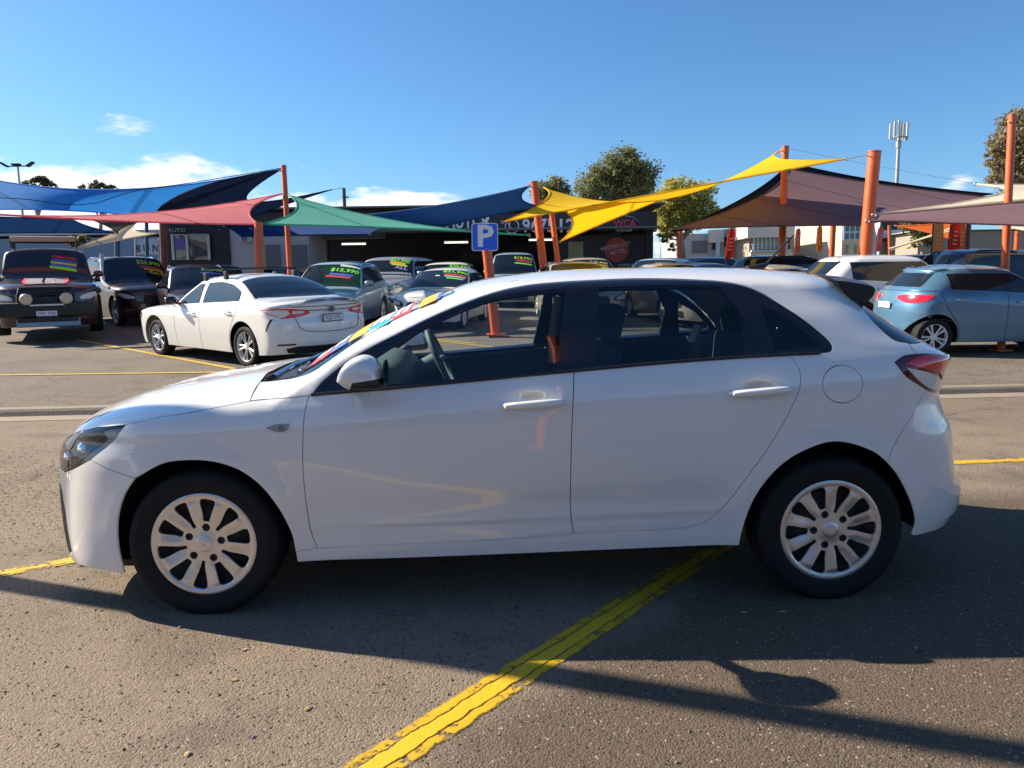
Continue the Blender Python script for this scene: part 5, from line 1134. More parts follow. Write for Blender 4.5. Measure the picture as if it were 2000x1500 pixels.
# black lifted utility facing the camera at the far left
root, B, ze, D = car('ute', 'black lifted four-wheel-drive with roof basket and round driving lights at the far left', 'utility', -11.0, 18.0, -60, P_BLKSAIL, name='utility_vehicle', lift=.14, wr=.43, tw=1.35, H=1.90, W=1.94,
    signs=((None, .38, .52, .045, M_BTXT, .52), (None, .36, .42, .04, M_YTXT, .52), (None, .36, .33, .035, M_BTXT, .50), (None, .34, .24, .045, M_GTXT, .54), ('ORDER', .38, .66, .09, M_RTXT, .5)))
x0 = -(D['wb'] / 2 + D['fo'])
for sd in (-1, 1):
    o = MB().lathe([(0, -.09), (.10, -.085), (.125, -.05), (.125, .04), (.08, .08), (0, .09)], 20, 'x', (x0 - .12, sd * .36, .80)).build('driving_light', M_BLK, root, True, 30)
    MB().lathe([(0, -.094), (.10, -.090), (.118, -.06)], 20, 'x', (x0 - .125, sd * .36, .80)).build('light_cover', mat('cream_light_cover', (.62, .50, .33), rough=.4, var=.1), o, True)
    MB().box((-D['wb'] / 2, sd * .98, .93), (1.0, .12, .12), (0, 0, 0), .05).build('wheel_flare', M_BLK, root, True)
mb = MB().box((x0 - .06, 0, .58), (.22, 1.75, .30), None, .05); mb.box((x0 - .10, 0, .36), (.1, 1.1, .10), None, .03); 
for sd in (-1, 1): mb.tube([(x0 - .08, sd * .5, .70), (x0 - .10, sd * .5, .86), (x0 - .02, sd * .45, 1.02)], .035, 8)
mb.tube([(x0 - .02, -.45, 1.02), (x0 - .02, .45, 1.02)], .035, 8); mb.build('bull_bar', M_BLK, root, True)
MB().box((x0 - .18, 0, .675), (.02, .62, .03)).build('light_bar', M_CLR, root)
MB().box((x0 - .19, .02, .50), (.012, .37, .10)).build('number_plate', M_PLATE, root); flat_text('lettering', 'DBD 47W', .075, M_INK, root, frame((x0 - .198, .02, .50), (0, -1, 0)), .004, width=.32)
MB().box((x0 - .13, 0, .30), (.03, 1.15, .16), (0, R(20), 0)).build('bash_plate', M_GREY if 'M_GREY' in globals() else M_ALU, root)
zz = float(B.zc(.3)) + .16; mb = MB()
for sd in (-1, 1):
    mb.tube([(-.05, sd * .66, zz), (1.35, sd * .66, zz)], .022, 6); mb.tube([(-.05, sd * .66, zz + .10), (1.35, sd * .66, zz + .10)], .018, 6)
    for q in (0, .65, 1.3): mb.tube([(q, sd * .66, zz - .16), (q, sd * .66, zz + .10)], .02, 6)
for q in np.linspace(-.05, 1.35, 9): mb.tube([(q, -.66, zz), (q, .66, zz)], .018, 6)
mb.build('roof_basket', M_BLK, root, True); MB().box((-.12, 0, zz + .05), (.05, 1.30, .12), (0, R(-25), 0), .01).build('wind_deflector', mat('beige_deflector', (.45, .40, .33), rough=.5), root)
sc_ = B.top('bonnet_decal', lambda t: x0 + .30 + 0 * t, lambda t: D['cowl'] - .1 + 0 * t, ze, mat('grey_bonnet_decal', (.26, .23, .24), rough=.5), root, 8, 12, off=.012, t0=-.42, t1=.42)
for t0, t1 in ((-.46, -.40), (.40, .46)): B.top('decal_edge', lambda t: x0 + .30 + 0 * t, lambda t: D['cowl'] - .1 + 0 * t, ze, M_RTXT, sc_, 2, 12, off=.016, t0=t0, t1=t1)
for t0, t1 in ((-.20, -.14), (.02, .07)): B.top('decal_stripe', lambda t: x0 + .32 + 0 * t, lambda t: D['cowl'] - .12 + 0 * t, ze, M_CLR if t0 < 0 else M_DRED, sc_, 2, 12, off=.016, t0=t0, t1=t1)
flat_text('lettering', 'ROAR', .17, M_STEEL, root, frame((x0 - .055, 0, .82), (0, -1, 0)), .01, width=.6) if 0 else None
# black four-wheel-drive wagon with snorkel
root, B, ze, D = car('suv', 'black four-wheel-drive wagon with silver roof rails and a snorkel up its windscreen pillar', 'wagon', -11.0, 21.95, -47, P_BLKSAIL, name='four_wheel_drive', tp=.80, wst=-.12, H=1.88, wr=.385, hood=1.16, belt=1.17, rails=M_CHR, signs=(('$26,990', .40, .74, .17, M_YTXT, .62), (None, .43, .52, .05, M_RTXT, .56), (None, .48, .40, .05, M_OTXT, .5), ('4x4', .52, .26, .13, M_OTXT, .42)))
yy = float(B.Y(-.9, 1.0)); MB().tube([(-1.15, yy - .02, 1.02), (-.95, yy + .03, 1.10), (-.66, yy + .02, 1.22), (-.30, yy - .10, 1.55), (-.10, yy - .17, 1.80), (-.10, yy - .17, 1.95)], [.05, .05, .045, .045, .05, .07], 8).build('snorkel', M_CHR if 0 else M_CLR, root, True)
# maroon-brown wagon behind the sedan
car('hatch', 'dark brown compact wagon with a silver roof rail half hidden behind the white sedan', 'wagon', -7.95, 19.3, -60, P_MAROON, H=1.62, belt=1.03, hood=1.0, rails=M_CHR, signs=(('$20,990', .30, .80, .15, M_GTXT, .5), (None, .26, .62, .05, M_BTXT, .5)))
# pale blue compact with its price in green
car('suv', 'pale blue compact wagon lettered 15,990 directly behind the boot of the white sedan', 'wagon', -4.4, 19.0, -94, P_LBLUE, H=1.66, hood=1.02, belt=1.03, W=1.80, mirror=P_SILVER, signs=(('$15,990', .32, .62, .19, M_GTXT, .72), (None, .26, .42, .07, M_BTXT, .60), (None, .20, .32, .06, M_RTXT, .62), (None, .42, .84, .07, M_PLATE, .5)))
# silver utility with bull bar
root, B, ze, D = car('ute', 'silver utility with chrome bull bar lettered 21,990 parked nose out before the dark showroom', 'utility', -3.65, 23.4, -98, P_SILVER, name='utility_vehicle', H=1.80, signs=(('$21,990', .36, .84, .16, M_GTXT, .6), (None, .30, .66, .08, M_OTXT, .5), (None, .36, .54, .05, M_YTXT, .5), ('ALL', .44, .36, .13, M_PTXT, .4)))
x0 = -(D['wb'] / 2 + D['fo']); mb = MB().box((x0 - .10, 0, .62), (.20, 1.72, .24), None, .05)
for sd in (-1, 1): mb.tube([(x0 - .10, sd * .42, .66), (x0 - .14, sd * .42, 1.05), (x0 - .05, sd * .36, 1.16)], .045, 8); mb.tube([(x0 - .10, sd * .80, .66), (x0 - .06, sd * .80, .98), (x0 - .12, sd * .44, 1.0)], .035, 8)
mb.tube([(x0 - .05, -.38, 1.16), (x0 - .05, .38, 1.16)], .04, 8); mb.build('bull_bar', M_CHR, root, True)
for sd in (-1, 1): MB().lathe([(0, -.03), (.075, -.02), (.08, .03)], 14, 'x', (x0 - .20, sd * .60, .62)).build('fog_lamp', M_CLR, root, True)
# small white hatch and the wagons behind it
car('hatch', 'small white hatchback with green price letters nearest the blue parking sign', 'car', -1.72, 19.7, -100, M_WHITE, H=1.47, signs=(('$21,990', .33, .80, .17, M_GTXT, .66), (None, .36, .62, .06, M_RTXT, .6), (None, .36, .50, .045, M_CLR, .55), (None, .38, .38, .045, M_GTXT, .45), (None, -.1, .55, .05, M_PLATE, .12)))
car('suv', 'white wagon with its roof and windscreen top showing just behind the small white hatchback', 'wagon', -1.95, 23.2, -92, M_WHITE, H=1.62, hood=1.02, belt=1.03, signs=(('$20,990', .40, .80, .17, M_GTXT, .62),))
car('van', 'grey-teal van with price letters on its windscreen just right of the parking sign', 'van', .12, 28.4, -90, P_TEAL, H=1.95, signs=(('$18,990', .34, .72, .18, M_YTXT, .66), (None, .38, .56, .07, M_RTXT, .56), (None, .34, .42, .06, M_GTXT, .62)))
car('wagon', 'white wagon tinted gold by painted sail light, whose roof and silver rails show above the middle of the white hatchback', 'wagon', 1.78, 20.6, -84, P_SAILGOLD, H=1.60, rails=M_CHR)
car('suv', 'white four-wheel-drive tinted tan by painted sail light, with yellow price letters below the round red emblem on the wall', 'wagon', 2.62, 25.4, -86, P_SAILTAN, H=1.72, signs=(('$17,990', .30, .72, .17, M_YTXT, .6), (None, .34, .56, .06, M_OTXT, .5), (None, .32, .42, .07, M_GTXT, .56)))
car('suv', 'grey-blue four-wheel-drive with one pale window pillar below the right end of the showroom', 'wagon', 4.85, 25.2, -118, P_LBLUE, H=1.68)
car('hatch', 'white hatchback tinted gold by painted sail light, with only its roof showing between the grey-blue and black cars', 'car', 4.45, 20.6, -80, P_SAILGOLD, H=1.53)
car('suv', 'black wagon roof low beneath the pale offices left of the red flag', 'wagon', 7.2, 30.2, -160, P_BLACK, H=1.70)
car('hatch', 'dark navy hatchback roof just left of the leaning red flag', 'car', 6.15, 23.0, -70, P_NAVY, H=1.50)
car('sedan', 'white sedan with painted tan reflections in front of the thin orange pole', 'car', 6.0, 18.6, 200, P_SAILTAN, H=1.46)
car('suv', 'black four-wheel-drive with long roof line left of the thick orange pole', 'wagon', 8.2, 21.6, 25, P_BLACK, H=1.70, rails=M_BLK)
car('sedan', 'white sedan tinted tan by painted sail light, with rounded roof just before the black four-wheel-drive', 'car', 6.6, 16.4, 190, P_SAILTAN, H=1.42)
car('suv', 'white wagon side-on behind the tail of the white hatchback', 'wagon', 8.45, 16.3, 3, M_WHITE, name='wagon_car', H=1.66, hood=1.02, belt=1.04, wb=2.75, fo=.95, ro=1.0, rake=.62, h=.10)
# steel blue hatch
root, B, ze, D = car('hatch', 'steel blue hatchback with red tail light cut by the right edge', 'car', 8.17, 13.02, 1, P_BLUE, h=.08, H=1.47, ro=.44, wb=2.57, belt=.98, rake=.44, tails=False)
x1 = D['wb'] / 2 + D['ro']
for sd in (-1, 1): B.panel('tail_light', [spline([(x1 - .40, .985), (x1 - .22, .985), (x1 - .10, .975), (x1 - .07, .92), (x1 - .09, .855), (x1 - .16, .85), (x1 - .30, .90), (x1 - .40, .985)], .03)[:-1]], M_RED, root, .05, off=.006, side=sd)
B.panel('roof_spoiler', [[(x1 - .74, 1.41), (x1 - .44, 1.385), (float(B.xr(1.385)), 1.385), (float(B.xr(1.355)), 1.355), (x1 - .52, 1.345), (x1 - .70, 1.375)]], P_BLUE, root, .06, off=.035, lip=.05, both=True)
# dark cars at the back right, roofs only
car('suv', 'navy wagon roof behind the white side-on wagon, left of the tallest flags', 'wagon', 11.0, 21.6, 178, P_NAVY, H=1.68, rails=M_BLK)
car('suv', 'navy four-wheel-drive with sloping rear window above the blue hatchback', 'wagon', 12.2, 18.6, 5, P_NAVY, H=1.78, rails=M_BLK)
car('suv', 'black four-wheel-drive at the right edge behind the orange pole', 'wagon', 14.8, 20.6, 8, P_BLACK, H=1.78)
# low row behind the sedan
car('wagon', 'navy wagon with bright silver rails in the row before the navy shopfront', 'wagon', -10.2, 26.5, -70, P_NAVY, H=1.62, rails=M_CHR)
car('hatch', 'navy hatchback roof between the two orange poles', 'car', -7.9, 25.8, -80, P_NAVY, H=1.50)
car('wagon', 'pale blue wagon with silver rails behind the leftmost orange pole', 'wagon', -6.1, 26.2, -75, P_LBLUE, H=1.56, rails=M_CHR)
car('hatch', 'dark teal hatchback just left of the pale blue car lettered 15,990', 'car', -5.5, 22.6, -85, pnt('dark_teal_car_paint', (.02, .06, .09)), H=1.52)
car('suv', 'dark red four-wheel-drive deep in the showroom shade', 'wagon', -1.1, 36.5, -90, pnt('dark_red_car_paint', (.10, .012, .012)), H=1.7)

# ------------------------------------------------------------------ shade sails, poles and cables
def cloth(name, col, tr=.35):
    """knitted shade cloth: sewn seams every couple of metres, faded patches, fine weave"""
    m = mat(name, col, rough=.85, var=.16, vscale=.9, bump=.12, bscale=120, trans=tr, spec=.2); N, L = m.node_tree.nodes, m.node_tree.links
    t = N.new('ShaderNodeTexCoord'); w = N.new('ShaderNodeTexWave'); w.inputs['Scale'].default_value = .22; w.inputs['Distortion'].default_value = .6; w.inputs['Detail Scale'].default_value = .6; w.bands_direction = 'DIAGONAL'; L.new(t.outputs['Object'], w.inputs['Vector'])
    r = N.new('ShaderNodeValToRGB'); r.color_ramp.elements[0].position = .988; r.color_ramp.elements[0].color = (1, 1, 1, 1); r.color_ramp.elements[1].position = .997; r.color_ramp.elements[1].color = (.62, .62, .62, 1); L.new(w.outputs['Fac'], r.inputs[0])
    src = [n for n in N if n.type == 'MIX'][0]; x = N.new('ShaderNodeMix'); x.data_type = 'RGBA'; x.blend_type = 'MULTIPLY'; x.inputs['Factor'].default_value = 1
    outs = [l.to_socket for l in src.outputs['Result'].links]
    L.new(src.outputs['Result'], x.inputs['A']); L.new(r.outputs[0], x.inputs['B'])
    for o in outs: L.new(x.outputs['Result'], o)
    return m
C_BLUE = cloth('blue_sail_cloth', (.035, .24, .66), .5); C_NAVY = cloth('navy_sail_cloth', (.006, .018, .055), .2); C_PINK = cloth('faded_red_sail_cloth', (.78, .24, .26), .5); C_GREEN = cloth('green_sail_cloth', (.15, .52, .40), .5)
C_YEL = cloth('yellow_sail_cloth', (.85, .54, .015), .42); C_BROWN = cloth('mauve_brown_sail_cloth', (.17, .10, .115), .15); C_CREAM = cloth('cream_sail_cloth', (.80, .71, .54), .4); C_DKBL = cloth('dark_blue_sail_cloth', (.005, .045, .17), .22)
C_BLK = cloth('charcoal_sail_cloth', (.012, .015, .022), .15); C_ORG = cloth('orange_sail_cloth', (.55, .12, .03), .3); C_GREY = cloth('grey_sail_cloth', (.10, .10, .115), .2)
M_CABLE = mat('steel_cable', (.30, .30, .31), rough=.35, metal=.8); M_WIRE = mat('black_cable', (.02, .02, .022), rough=.6)
def sail(label, C, m, bows=(.1, .1, .1, .1), n=26, droop=0.0, cables=()):
    C = [np.array(c, float) for c in C]
    if len(C) == 3: C = C + [C[2]]; bows = (*bows[:2], 0, bows[2])
    cen = sum(C) / 4; o = np.array((cen[0], cen[1], cen[2]))
    t = thing('shade_sail', label, 'shade sail', tuple(o), 0, 'shade sails over the yard')
    def E(a, b, k):
        d = cen - (a + b) / 2; d = d / max(np.linalg.norm(d), 1e-6) * k * np.linalg.norm(b - a)
        return lambda s: a + (b - a) * s + d * 4 * s * (1 - s)
    def E2(a, b, k):
        dz = 0
        if isinstance(k, tuple): k, dz = k
        f = E(a, b, k); return lambda s: f(s) - np.array((0, 0, dz * 4 * s * (1 - s)))
    e0, e1, e2, e3 = E2(C[0], C[1], bows[0]), E2(C[1], C[2], bows[1]), E2(C[3], C[2], bows[2]), E2(C[0], C[3], bows[3])
    V = []
    for i in range(n + 1):
        u = i / n
        for j in range(n + 1):
            v = j / n; P = (1 - v) * e0(u) + v * e2(u) + (1 - u) * e3(v) + u * e1(v) - ((1 - u) * (1 - v) * C[0] + u * (1 - v) * C[1] + (1 - u) * v * C[3] + u * v * C[2])
            P = P - np.array((0, 0, droop * 16 * u * (1 - u) * v * (1 - v))); V.append(P - o)
    F = [(i * (n + 1) + j, (i + 1) * (n + 1) + j, (i + 1) * (n + 1) + j + 1, i * (n + 1) + j + 1) for i in range(n) for j in range(n)]
    mesh('cloth', V, F, m, t, smooth=True)
    for f in (e0, e1, e2, e3):
        P = [f(s) - o for s in np.linspace(0, 1, 19)]
        if np.linalg.norm(P[0] - P[-1]) > .1: MB().tube(P, .022, 5).build('hem', m, t, True)
    for c in C[:3] if np.linalg.norm(C[2] - C[3]) < 1e-6 else C:
        d = (c - cen) / np.linalg.norm(c - cen); q = c - o + d * .04
        MB().tube([tuple(q + np.array((.034 * math.cos(a), 0, .034 * math.sin(a)))) for a in np.linspace(0, 2 * math.pi, 11)], .010, 5).build('corner_ring', M_CABLE, t, True)
    for a, b in cables: MB().tube([np.array(a) - o, np.array(b) - o], .014, 5).build('corner_cable', M_CABLE, t)
    return t
def pole(top, mid, r, label, m=None, name='sail_pole', base=None, group='poles holding the shade sails', cap=True):
    top = np.array(top, float); mid = np.array(mid, float); d = (mid - top); b = top + d * 1.0
    if base is None:
        b = top.copy(); st = d / np.linalg.norm(d)
        for _ in range(60):
            g = yard_z(b[0], b[1]); b = top + st * (top[2] - g) / max(-st[2], .05)
    else: b = np.array(base, float)
    t = thing(name, label, 'pole', tuple(b), 0, group); a = top - b
    MB().tube([(0, 0, -.05), tuple(a)], r, 18).build('shaft', m or M_ORANGE, t, True)
    MB().box((0, 0, .02), (r * 4, r * 4, .03)).build('base_plate', M_BLK if m else M_ORANGE, t)
    if cap:
        u = a / np.linalg.norm(a); MB().tube([tuple(a - u * .012), tuple(a + u * .015)], r * 1.07, 18).build('cap', m or M_ORANGE, t, True)
        e = MB().tube([tuple(a - u * .12 + np.array((-r * .8, -r * .5, 0))), tuple(a - u * .12 + np.array((-r * 1.8, -r * 1.1, .01)))], .012, 6).build('eye_bolt', M_CABLE, t)
    return t
def slope_to(px, py, d): pass
M_DKRED = mat('dark_red_pole_paint', (.16, .035, .025), rough=.4, var=.15); M_TEALP = mat('dark_teal_pole_paint', (.04, .10, .15), rough=.5, var=.1)
pole((-5.864, 20.000, 4.666), (-5.661, 19.400, 2.009), .068, 'tall slim orange pole between the pink and the green sails')
pole((-5.674, 17.200, 2.948), (-5.651, 17.000, 1.935), .098, 'short thick orange pole under the meeting corners of the pink and green sails')
pole((-11.354, 25.000, 3.723), (-11.411, 25.000, 2.429), .14, 'dull red-brown column at the right of the 8 UN banner', M_DKRED, cap=False)
pole((0.729, 22.500, 4.516), (0.971, 22.000, 1.969), .116, 'leaning orange pole at the upper left corner of the yellow sail')
pole((1.207, 22.000, 3.646), (1.364, 21.600, 2.125), .078, 'thin leaning orange pole just right of the thicker one under the yellow sail')
pole((7.726, 21.500, 5.255), (7.645, 21.300, 2.241), .098, 'slim orange pole at the peak of the brown sail')
pole((8.843, 18.600, 4.577), (8.680, 18.500, 2.131), .150, 'thick leaning orange pole in front of the brown sail')
pole((8.471, 13.000, 4.162), (8.386, 12.800, 1.656), .062, 'tall thin orange pole at the right edge rising over the blue hatchback')
pole((6.712, 30.000, 3.745), (6.727, 30.000, 2.668), .10, 'short orange pole under the left tip of the brown sail')
pole((11.914, 28.000, 3.803), (11.901, 28.000, 2.689), .10, 'orange pole standing by the pale tree trunk under the brown sail')
pole((17.972, 36.000, 4.234), (18.053, 36.000, 3.038), .075, 'small orange pole before the navy office balcony')
pole((14.491, 24.000, 3.471), (14.494, 24.000, 2.356), .075, 'dark red pole right of the big red flag', M_DKRED)
pole((18.063, 27.000, 3.232), (18.061, 27.000, 2.460), .09, 'short orange pole under the cream sail at the right edge')
pole((-15.481, 30.000, 3.929), (-15.556, 30.000, 2.974), .10, 'dark teal post holding the small cream sail', M_TEALP)
pole((-14.773, 31.000, 4.490), (-14.861, 31.000, 3.012), .07, 'dark teal post in front of the 8 UN banner', M_TEALP)
# out of the frame: the pole whose long shadow crosses the road, and two seen as reflections in the white car
pole((-5.25, 4.43, 5.35), (-5.25, 4.43, 0), .075, 'orange pole beyond the left edge of the view casting the long thin shadow', base=(-5.25, 4.43, 0))
pole((.44, -.25, 4.45), (.44, -.25, 0), .064, 'orange pole behind the viewer mirrored in the front window', base=(.44, -.25, 0))
pole((8.6, -.3, 4.6), (8.6, -.3, 0), .09, 'orange pole behind the viewer mirrored in the rear quarter', base=(8.6, -.3, 0))
# parking sign on its own leaning post
t = pole((-0.496, 16.200, 2.262), (-0.344, 16.500, 0.563), .105, 'orange post leaning behind the white hatchback and carrying the blue parking sign', base=(-0.328, 16.149, 0.414), cap=False)
s = thing('parking_sign', 'square blue parking sign with a white P', 'sign', (-0.532, 16.100, 2.503)); o = np.array(s.location)
w_, h_ = .56, .58
def rrect(w, h, r, n=6): return [(sx * (w / 2 - r) + r * math.cos(a), sy * (h / 2 - r) + r * math.sin(a)) for sx, sy, a0 in ((1, -1, -90), (1, 1, 0), (-1, 1, 90), (-1, -1, 180)) for a in [R(a0 + 90 * k / n) for k in range(n + 1)]]
Ms = frame((0, 0, 0), (1, .02, -.012))
MB().prism(rrect(w_, h_, .05), -.02, 0, Ms).build('plate', M_PLATE, s)
MB().prism(rrect(w_ - .035, h_ - .035, .04), .0, .004, Ms).build('blue_face', mat('blue_sign_face', (.010, .12, .72), rough=.35, var=.04), s)
V, F = text2d('P', .62, .03); V = V * np.array((1.12, 1.0)); mesh('lettering', [tuple(Ms @ Vector((x, y, .008))) for x, y in V], F, M_WTXT, s)
MB().box((0, .05, -.1), (.10, .06, .05)).build('bracket', M_CABLE, s)
# the sails themselves
sail('large pale blue sail spanning the upper left above the parked black cars', [(-23.207, 30.000, 6.897), (-6.075, 20.200, 4.623), (-11.625, 25.000, 3.925), (-18.920, 26.000, 4.344)], C_BLUE, ((.0, .85), .13, .02, .05))
sail('navy sail behind the blue one with its far tip beside the power pole', [(-6.065, 20.300, 4.626), (-7.017, 30.000, 5.411), (-10.658, 28.000, 3.815), (-11.763, 25.300, 3.972)], C_NAVY, (.24, .05, .03, -.21), cables=(((-7.017, 30.000, 5.411), (-7.313, 34.000, 6.035)),))
sail('long faded pink sail whose thin tip reaches the left edge', [(-5.883, 19.900, 3.964), (-5.674, 17.200, 2.937), (-12.387, 16.000, 3.248)], C_PINK, (.16, (.0, .07), (.02, .30)))
sail('pale green sail right of the tall orange pole', [(-5.655, 19.700, 3.884), (-5.626, 17.300, 2.945), (0.427, 18.600, 2.719)], C_GREEN, (.17, (.02, .0), (.05, .1)))
sail('large dark blue sail over the middle of the showroom fascia', [(0.493, 19.200, 3.963), (0.877, 21.500, 3.711), (-1.997, 24.000, 3.442), (-6.874, 28.000, 4.152)], C_DKBL, (.22, .03, .02, (.02, .10)))
sail('long dark blue sail low under the green one', [(-9.343, 25.000, 3.630), (-4.122, 26.000, 3.662), (-4.461, 24.000, 3.206), (-8.150, 23.000, 3.120)], C_DKBL, (.01, .02, .02, .02))
sail('yellow sail stretched from beside the parking sign up to the two right poles', [(-0.152, 19.500, 3.130), (0.908, 22.500, 4.411), (7.791, 22.000, 5.263), (8.525, 19.500, 4.567)], C_YEL, (.19, (.0, .90), .30, .0), cables=(((8.525, 19.500, 4.567), (8.721, 18.600, 4.530)),))
sail('darker yellow sail drooping to a tip beside the thin leaning pole', [(1.576, 21.800, 3.620), (5.358, 22.600, 4.320), (1.550, 23.000, 2.850)], C_YEL, (.0, .025, .22))
sail('broad mauve-brown sail peaking at the slim orange pole', [(4.260, 20.000, 2.917), (8.575, 23.500, 4.949), (14.230, 22.500, 3.906), (9.070, 19.400, 2.905)], C_BROWN, (.10, .045, .03, .03))
sail('charcoal sail seen as a dark rim along the top of the brown one', [(4.339, 20.500, 2.903), (8.767, 24.000, 5.228), (15.487, 24.500, 4.247), (10.978, 27.000, 3.757)], C_BLK, (.085, .045, .05, .03), cables=(((8.110, 22.200, 4.936), (7.917, 22.000, 4.991)),))
sail('cream sail entering from the right edge above the mauve one', [(10.697, 17.500, 3.637), (15.206, 19.000, 3.761), (10.411, 13.000, 2.909), (6.394, 13.200, 2.583)], C_CREAM, (.015, .05, .02, .24))
sail('mauve sail running along the right edge below the cream one', [(6.263, 13.000, 2.556), (10.017, 12.400, 2.803), (8.524, 10.500, 2.093), (5.878, 12.400, 2.411)], C_BROWN, (.015, .05, .01, .05))
sail('cream sail low at the right edge over the beige building', [(13.124, 22.000, 3.237), (15.943, 20.000, 3.049), (13.215, 16.500, 2.025)], C_CREAM, (.0, .04, .05))
sail('dark blue sail low at the left edge above the utility', [(-14.967, 20.000, 3.549), (-13.214, 23.000, 3.706), (-13.526, 26.000, 3.533), (-16.523, 22.000, 3.220)], C_DKBL, (.01, .06, .04, .02))
sail('small cream sail slanting behind the dark teal posts', [(-14.794, 25.000, 2.825), (-13.805, 26.500, 3.558), (-14.095, 29.000, 4.252), (-12.522, 27.000, 3.579)], C_CREAM, (.06, -.02, .24, .05))
sail('little grey sail hanging point down above the cream one', [(-13.209, 24.000, 3.801), (-11.845, 24.500, 3.766), (-13.318, 25.800, 3.514)], C_GREY, (.01, .08, .06))
sail('small orange sail behind the pale timber flag at the right', [(15.749, 31.000, 3.807), (16.990, 29.000, 3.789), (17.033, 29.000, 3.059)], C_ORG, (.04, .04, .06))
sail('narrow cream strip of a sail edge slanting before the beige wing', [(15.040, 30.000, 2.854), (15.686, 27.000, 3.390), (15.727, 27.000, 3.318), (15.104, 30.000, 2.793)], C_CREAM, (.01, .0, .01, .0), n=8)
def cable(P, r, label, m=M_WIRE): tag(MB().tube([np.array(p) for p in spline(P, .4)], r, 5).build('overhead_cable', m, None, True), label, 'cable')
cable([(-11.997, 17.000, 3.608), (-10.765, 17.200, 3.549), (-10.086, 17.400, 3.450), (-9.599, 17.800, 3.535), (-9.066, 18.200, 3.813), (-7.715, 18.800, 4.118), (-5.834, 19.800, 4.595)], .009, 'thin black cable sagging across the large blue sail')
cable([(8.010, 22.000, 5.302), (10.123, 21.500, 4.736), (12.184, 20.000, 3.980)], .004, 'thin pale cable from the slim pole to the cream sail', M_CABLE)
# feather flags
def flag(top, bot, w, lean, m, label, mirror=1):
    top = np.array(top); bot = np.array(bot); H = top[2] - bot[2]; g = yard_z(bot[0], bot[1]); t = thing('feather_flag', label, 'flag', (bot[0], bot[1], g), 0, 'feather flags along the front of the yard')
    b = np.array((bot[0], bot[1], g)); dx = top[0] - bot[0]
    P = []; n = 14
    for i in range(n + 1):
        u = i / n; x = dx * u; P.append((x - w / 2 * mirror, bot[2] - g + H * u * .97, x))
    out = [(-w / 2, bot[2] - g), (w / 2, bot[2] - g + .05), (w / 2 + dx * .5, bot[2] - g + H * .5), (w / 2 + dx * .85, bot[2] - g + H * .85), (w * .42 + dx, bot[2] - g + H * .95), (w * .15 + dx, top[2] - g), (-w * .25 + dx, bot[2] - g + H * .97), (-w * .48 + dx * .85, bot[2] - g + H * .86), (-w / 2 + dx * .5, bot[2] - g + H * .5)]
    o2 = [tuple(q) for q in spline(out + out[:1], .15)[:-1]]
    V = [(x, .05 * math.sin(z * 2.1 + x * 3), z) for x, z in o2] + [(x, .05 * math.sin(z * 2.1 + x * 3) + .012, z) for x, z in o2]; k = len(o2)
    mesh('cloth', V, [tuple(range(k)), tuple(reversed(range(k, 2 * k)))] + [(i, k + i, k + (i + 1) % k, (i + 1) % k) for i in range(k)], m, t)
    for q in (.30, .42, .54, .66): 
        cx_ = dx * q; MB().box((cx_, .05 * math.sin((bot[2] - g + H * q) * 2.1) - .012, bot[2] - g + H * q), (w * .42, .006, H * .045), (0, R(8), 0)).build('faded_print', mat('faded_flag_print', (.75, .42, .36), rough=.8), t)
    MB().tube([(-w / 2, .02, 0), (-w / 2 + dx * .5, .02, bot[2] - g + H * .5), (-w * .45 + dx * .9, .02, bot[2] - g + H * .92), (dx, .02, top[2] - g)], .02, 6).build('mast', M_WIRE, t, True)
F_RED = cloth('red_flag_cloth', (.80, .085, .04), .5); F_FADE = cloth('faded_red_flag_cloth', (.70, .17, .12), .3); F_ORG = cloth('orange_flag_cloth', (.80, .26, .05), .35); F_PALE = cloth('pale_orange_flag_cloth', (.90, .50, .17), .5)
flag((8.481, 29.000, 3.637), (8.370, 29.000, 2.481), .27, 0, F_RED, 'red feather flag in front of the pale grey office')
flag((12.923, 34.000, 3.994), (12.866, 34.000, 2.910), .21, 0, F_FADE, 'narrow faded red flag right of the long office windows')
flag((13.473, 33.000, 4.012), (13.447, 33.000, 2.894), .22, 0, F_ORG, 'narrow orange flag in front of the tree under the brown sail')
flag((16.143, 33.000, 3.954), (16.015, 33.000, 2.859), .25, 0, F_FADE, 'leaning faded red flag before the cream and navy office')
flag((13.526, 24.000, 3.405), (13.537, 24.000, 2.321), .32, 0, F_PALE, 'broad pale orange flag at the right among the sails')
flag((14.679, 25.000, 3.483), (14.608, 25.000, 2.372), .33, 0, F_RED, 'broad red flag with faded print right of the pale orange one')
flag((15.257, 25.600, 3.498), (15.202, 25.600, 2.393), .20, 0, F_ORG, 'orange flag partly hidden behind the broad red one')

